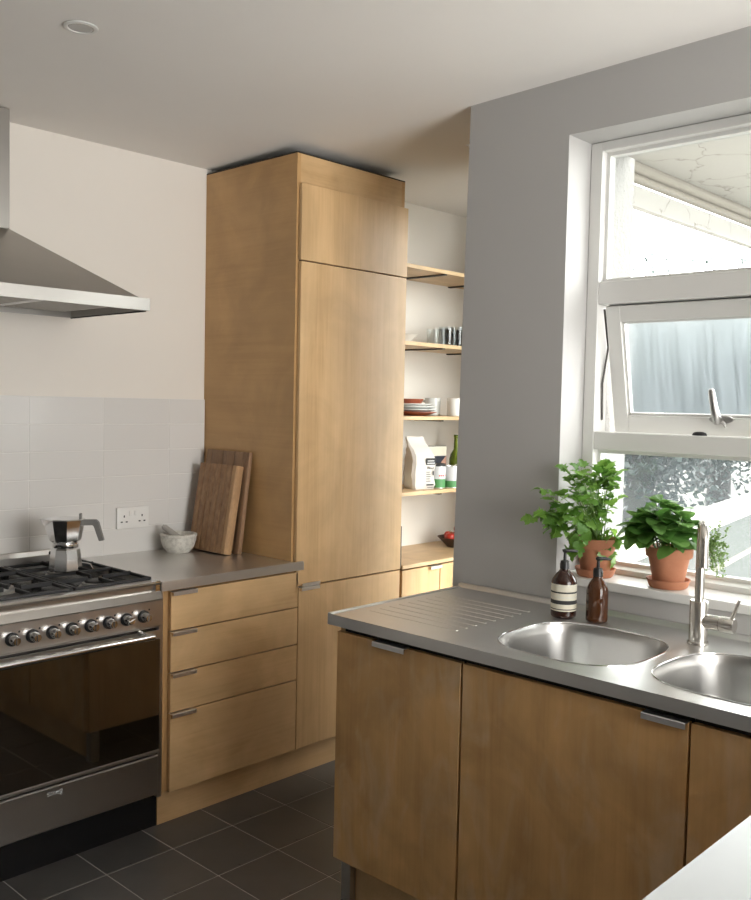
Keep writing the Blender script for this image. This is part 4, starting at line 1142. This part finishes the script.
# thyme: trailing fine sprigs over the rim of the same pot
th = thing('thyme_plant', 'fine trailing thyme hanging over the rim beside the basil', 'plant', (QX+0.02, QY-0.045, PZ))
rnd = random.Random(9)
leaves = bmesh.new()
for k in range(48):
    a = rnd.uniform(-1.0, 0.35) - PI/2 + 0.9
    r0 = 0.066
    top = Vector((QX+0.015+r0*math.cos(a)*0.55, QY-0.02+r0*math.sin(a)*0.8, PZ+0.012))
    d = Vector((math.cos(a)*0.5, -0.75+0.2*math.sin(a), 0))
    hang = rnd.choice((-0.08, -0.06, -0.03, 0.02, 0.06, 0.09))*rnd.uniform(0.6, 1.1)
    out_ = rnd.uniform(0.04, 0.10)
    pts = [top, top+d*out_*0.5+Vector((0, 0, 0.022)), top+d*out_*0.9+Vector((0, 0, hang*0.4+0.012)), top+d*out_+Vector((0, 0, hang))]
    pts = [Vector((min(p_.x, FX-0.012), p_.y, p_.z)) for p_ in pts]
    fine = []
    for s in range(13):
        u = s/12*3; i = min(int(u), 2); fine.append(pts[i].lerp(pts[i+1], u-i))
    obj('sprig', tube(bmesh.new(), fine[::2], 0.0008, 4), M['stem'], th, 60)
    for p_ in fine[2:]:
        for q in range(3):
            v = Vector((rnd.uniform(-1, 1), rnd.uniform(-1, 1), rnd.uniform(-.6, 1))).normalized()
            w = v.cross(Vector((rnd.random(), rnd.random(), rnd.random()))).normalized()
            l = rnd.uniform(0.007, 0.011)
            if p_.x+l > FX-0.003: continue
            vv = [leaves.verts.new(p_+x_) for x_ in (Vector((0, 0, 0)), v*l*0.5+w*l*0.28, v*l, v*l*0.5-w*l*0.28)]
            leaves.faces.new(vv)
o = obj('thyme_leaves', leaves, M['thyme'], th); o['kind'] = 'stuff'

# ================================================================== OUTSIDE
struct('ground', B(2.99, 45, -25, 35, -0.45, -0.30), M['ground'])
# porch roof: white soffit, gutter, pipe and fascia running out from the house
pr = thing('porch_roof', 'white cracked porch soffit with gutter and fascia outside the window', 'roof', (6.0, 1.9, 2.9))
SZ, EY = 2.915, 2.585
M['soffit'] = paint('flaking_white_soffit', (0.42, 0.41, 0.385), 0.9, 0.2)
t, N, L, p = nt(M['soffit'])
vo = N.new('ShaderNodeTexVoronoi'); vo.feature = 'DISTANCE_TO_EDGE'; vo.inputs['Scale'].default_value = 2.3
mp = coords(M['soffit']); nz = add_noise(M['soffit'], ns=6, detail=5)
ad = N.new('ShaderNodeVectorMath'); ad.operation = 'ADD'
sc_ = N.new('ShaderNodeVectorMath'); sc_.operation = 'SCALE'; sc_.inputs['Scale'].default_value = 0.35
L.new(nz.outputs['Color'], sc_.inputs[0]); L.new(mp.outputs[0], ad.inputs[0]); L.new(sc_.outputs[0], ad.inputs[1]); L.new(ad.outputs[0], vo.inputs['Vector'])
r = ramp(M['soffit'], vo.outputs['Distance'], [(0.0, (0.16, 0.14, 0.115)), (0.014, (0.42, 0.41, 0.385)), (1.0, (0.44, 0.43, 0.41))]); L.new(r.outputs[0], p.inputs['Base Color'])
obj('soffit', B(2.99, 10.5, 1.15, EY, SZ, SZ+0.12), M['soffit'], pr)
obj('gutter', tube(bmesh.new(), [(2.99, EY+0.03, SZ-0.020), (10.5, EY+0.03, SZ-0.020)], 0.042, 14), M['pipe'], pr, 60)
obj('shadow_board', B(2.99, 10.5, EY+0.03, EY+0.05, SZ-0.085, SZ+0.12), M['pipe_dark'], pr)
obj('drain_pipe', tube(bmesh.new(), [(2.99, EY+0.02, SZ-0.085), (10.5, EY+0.02, SZ-0.085)], 0.026, 12), M['pipe'], pr, 60)
obj('fascia', B(2.99, 10.5, EY+0.02, EY+0.045, SZ-0.215, SZ-0.12), M['soffit'], pr)
obj('fascia_lip', B(2.99, 10.5, EY+0.0, EY+0.05, SZ-0.245, SZ-0.220), M['soffit'], pr)
# garden wall with white coping
a0, a1 = Vector((4.45, 2.44, 0)), Vector((13.0, 3.96, 0))
dg = (a1-a0).normalized(); ng = Vector((-dg.y, dg.x, 0))
def along(w0, w1, z0, z1):
    return prism(bmesh.new(), [tuple((a0+ng*w0).xy), tuple((a1+ng*w0).xy), tuple((a1+ng*w1).xy), tuple((a0+ng*w1).xy)], 'z', z0, z1)
gw = thing('garden_wall', 'grey rendered garden wall with broad white coping outside the window', 'wall', (6.0, 2.7, -0.3))
obj('wall', along(0.0, 0.14, -0.32, 0.69), M['garden_wall'], gw)
obj('coping', along(-0.02, 0.16, 0.69, 0.80), M['soffit'], gw)
obj('pale_band', along(-0.012, 0.0, 0.36, 0.40), M['pipe'], gw)
# trees
def tree(label, x, y, h, r, n_, seed):
    rnd = random.Random(seed)
    t_ = thing('garden_tree', label, 'tree', (x, y, -0.3), group='trees beyond the garden wall')
    obj('trunk', tube(bmesh.new(), [(x, y, -0.32), (x+0.1, y, h*0.35), (x, y+0.1, h*0.75)], [0.22, 0.16, 0.07], 10), M['bark'], t_, 60)
    for k in range(5):
        a = 2*PI*k/5+seed
        obj('branch', tube(bmesh.new(), [(x+0.05, y+0.03, h*(0.3+0.07*k)), (x+math.cos(a)*r*0.4, y+math.sin(a)*r*0.4, h*(0.42+0.07*k)), (x+math.cos(a)*r*0.75, y+math.sin(a)*r*0.75, h*(0.5+0.08*k))], [0.07, 0.05, 0.02], 7), M['bark'], t_, 60)
    lv = bmesh.new()
    cl = []
    for k in range(46):
        a, b = rnd.uniform(0, 2*PI), rnd.uniform(-1, 1)
        s = rnd.uniform(0.45, 0.95)
        cl.append((Vector((x+math.cos(a)*r*s*math.sqrt(1-b*b), y+math.sin(a)*r*s*math.sqrt(1-b*b), h*0.55+b*h*0.42*s)), rnd.uniform(0.35, 0.75)))
    for k in range(n_):
        c, cr_ = rnd.choice(cl)
        v = Vector((rnd.gauss(0, 1), rnd.gauss(0, 1), rnd.gauss(0, 1)))*cr_*0.55
        p_ = c+v
        u = Vector((rnd.uniform(-1, 1), rnd.uniform(-1, 1), rnd.uniform(-1, 1))).normalized()
        w = u.orthogonal().normalized()
        l = rnd.uniform(0.06, 0.14)
        lv.faces.new([lv.verts.new(p_+q) for q in (Vector((0, 0, 0)), u*l*0.5+w*l*0.3, u*l, u*l*0.5-w*l*0.3)])
    f = obj('foliage', lv, M['tree_leaf'], t_); f['kind'] = 'stuff'
tree('large leafy tree straight beyond the garden wall', 11.5, 6.0, 3.3, 1.8, 30000, 1)
tree('rounded leafy tree further along the garden wall', 16.2, 6.9, 3.6, 1.8, 26000, 2)
tree('low leafy tree close behind the house corner', 11.0, 10.6, 2.6, 1.6, 15000, 3)
tree('tall leafy tree at the far end of the garden', 21.5, 9.6, 4.2, 2.2, 26000, 4)
tree('spreading leafy tree away from the garden wall', 13.5, 0.6, 3.2, 1.8, 15000, 5)
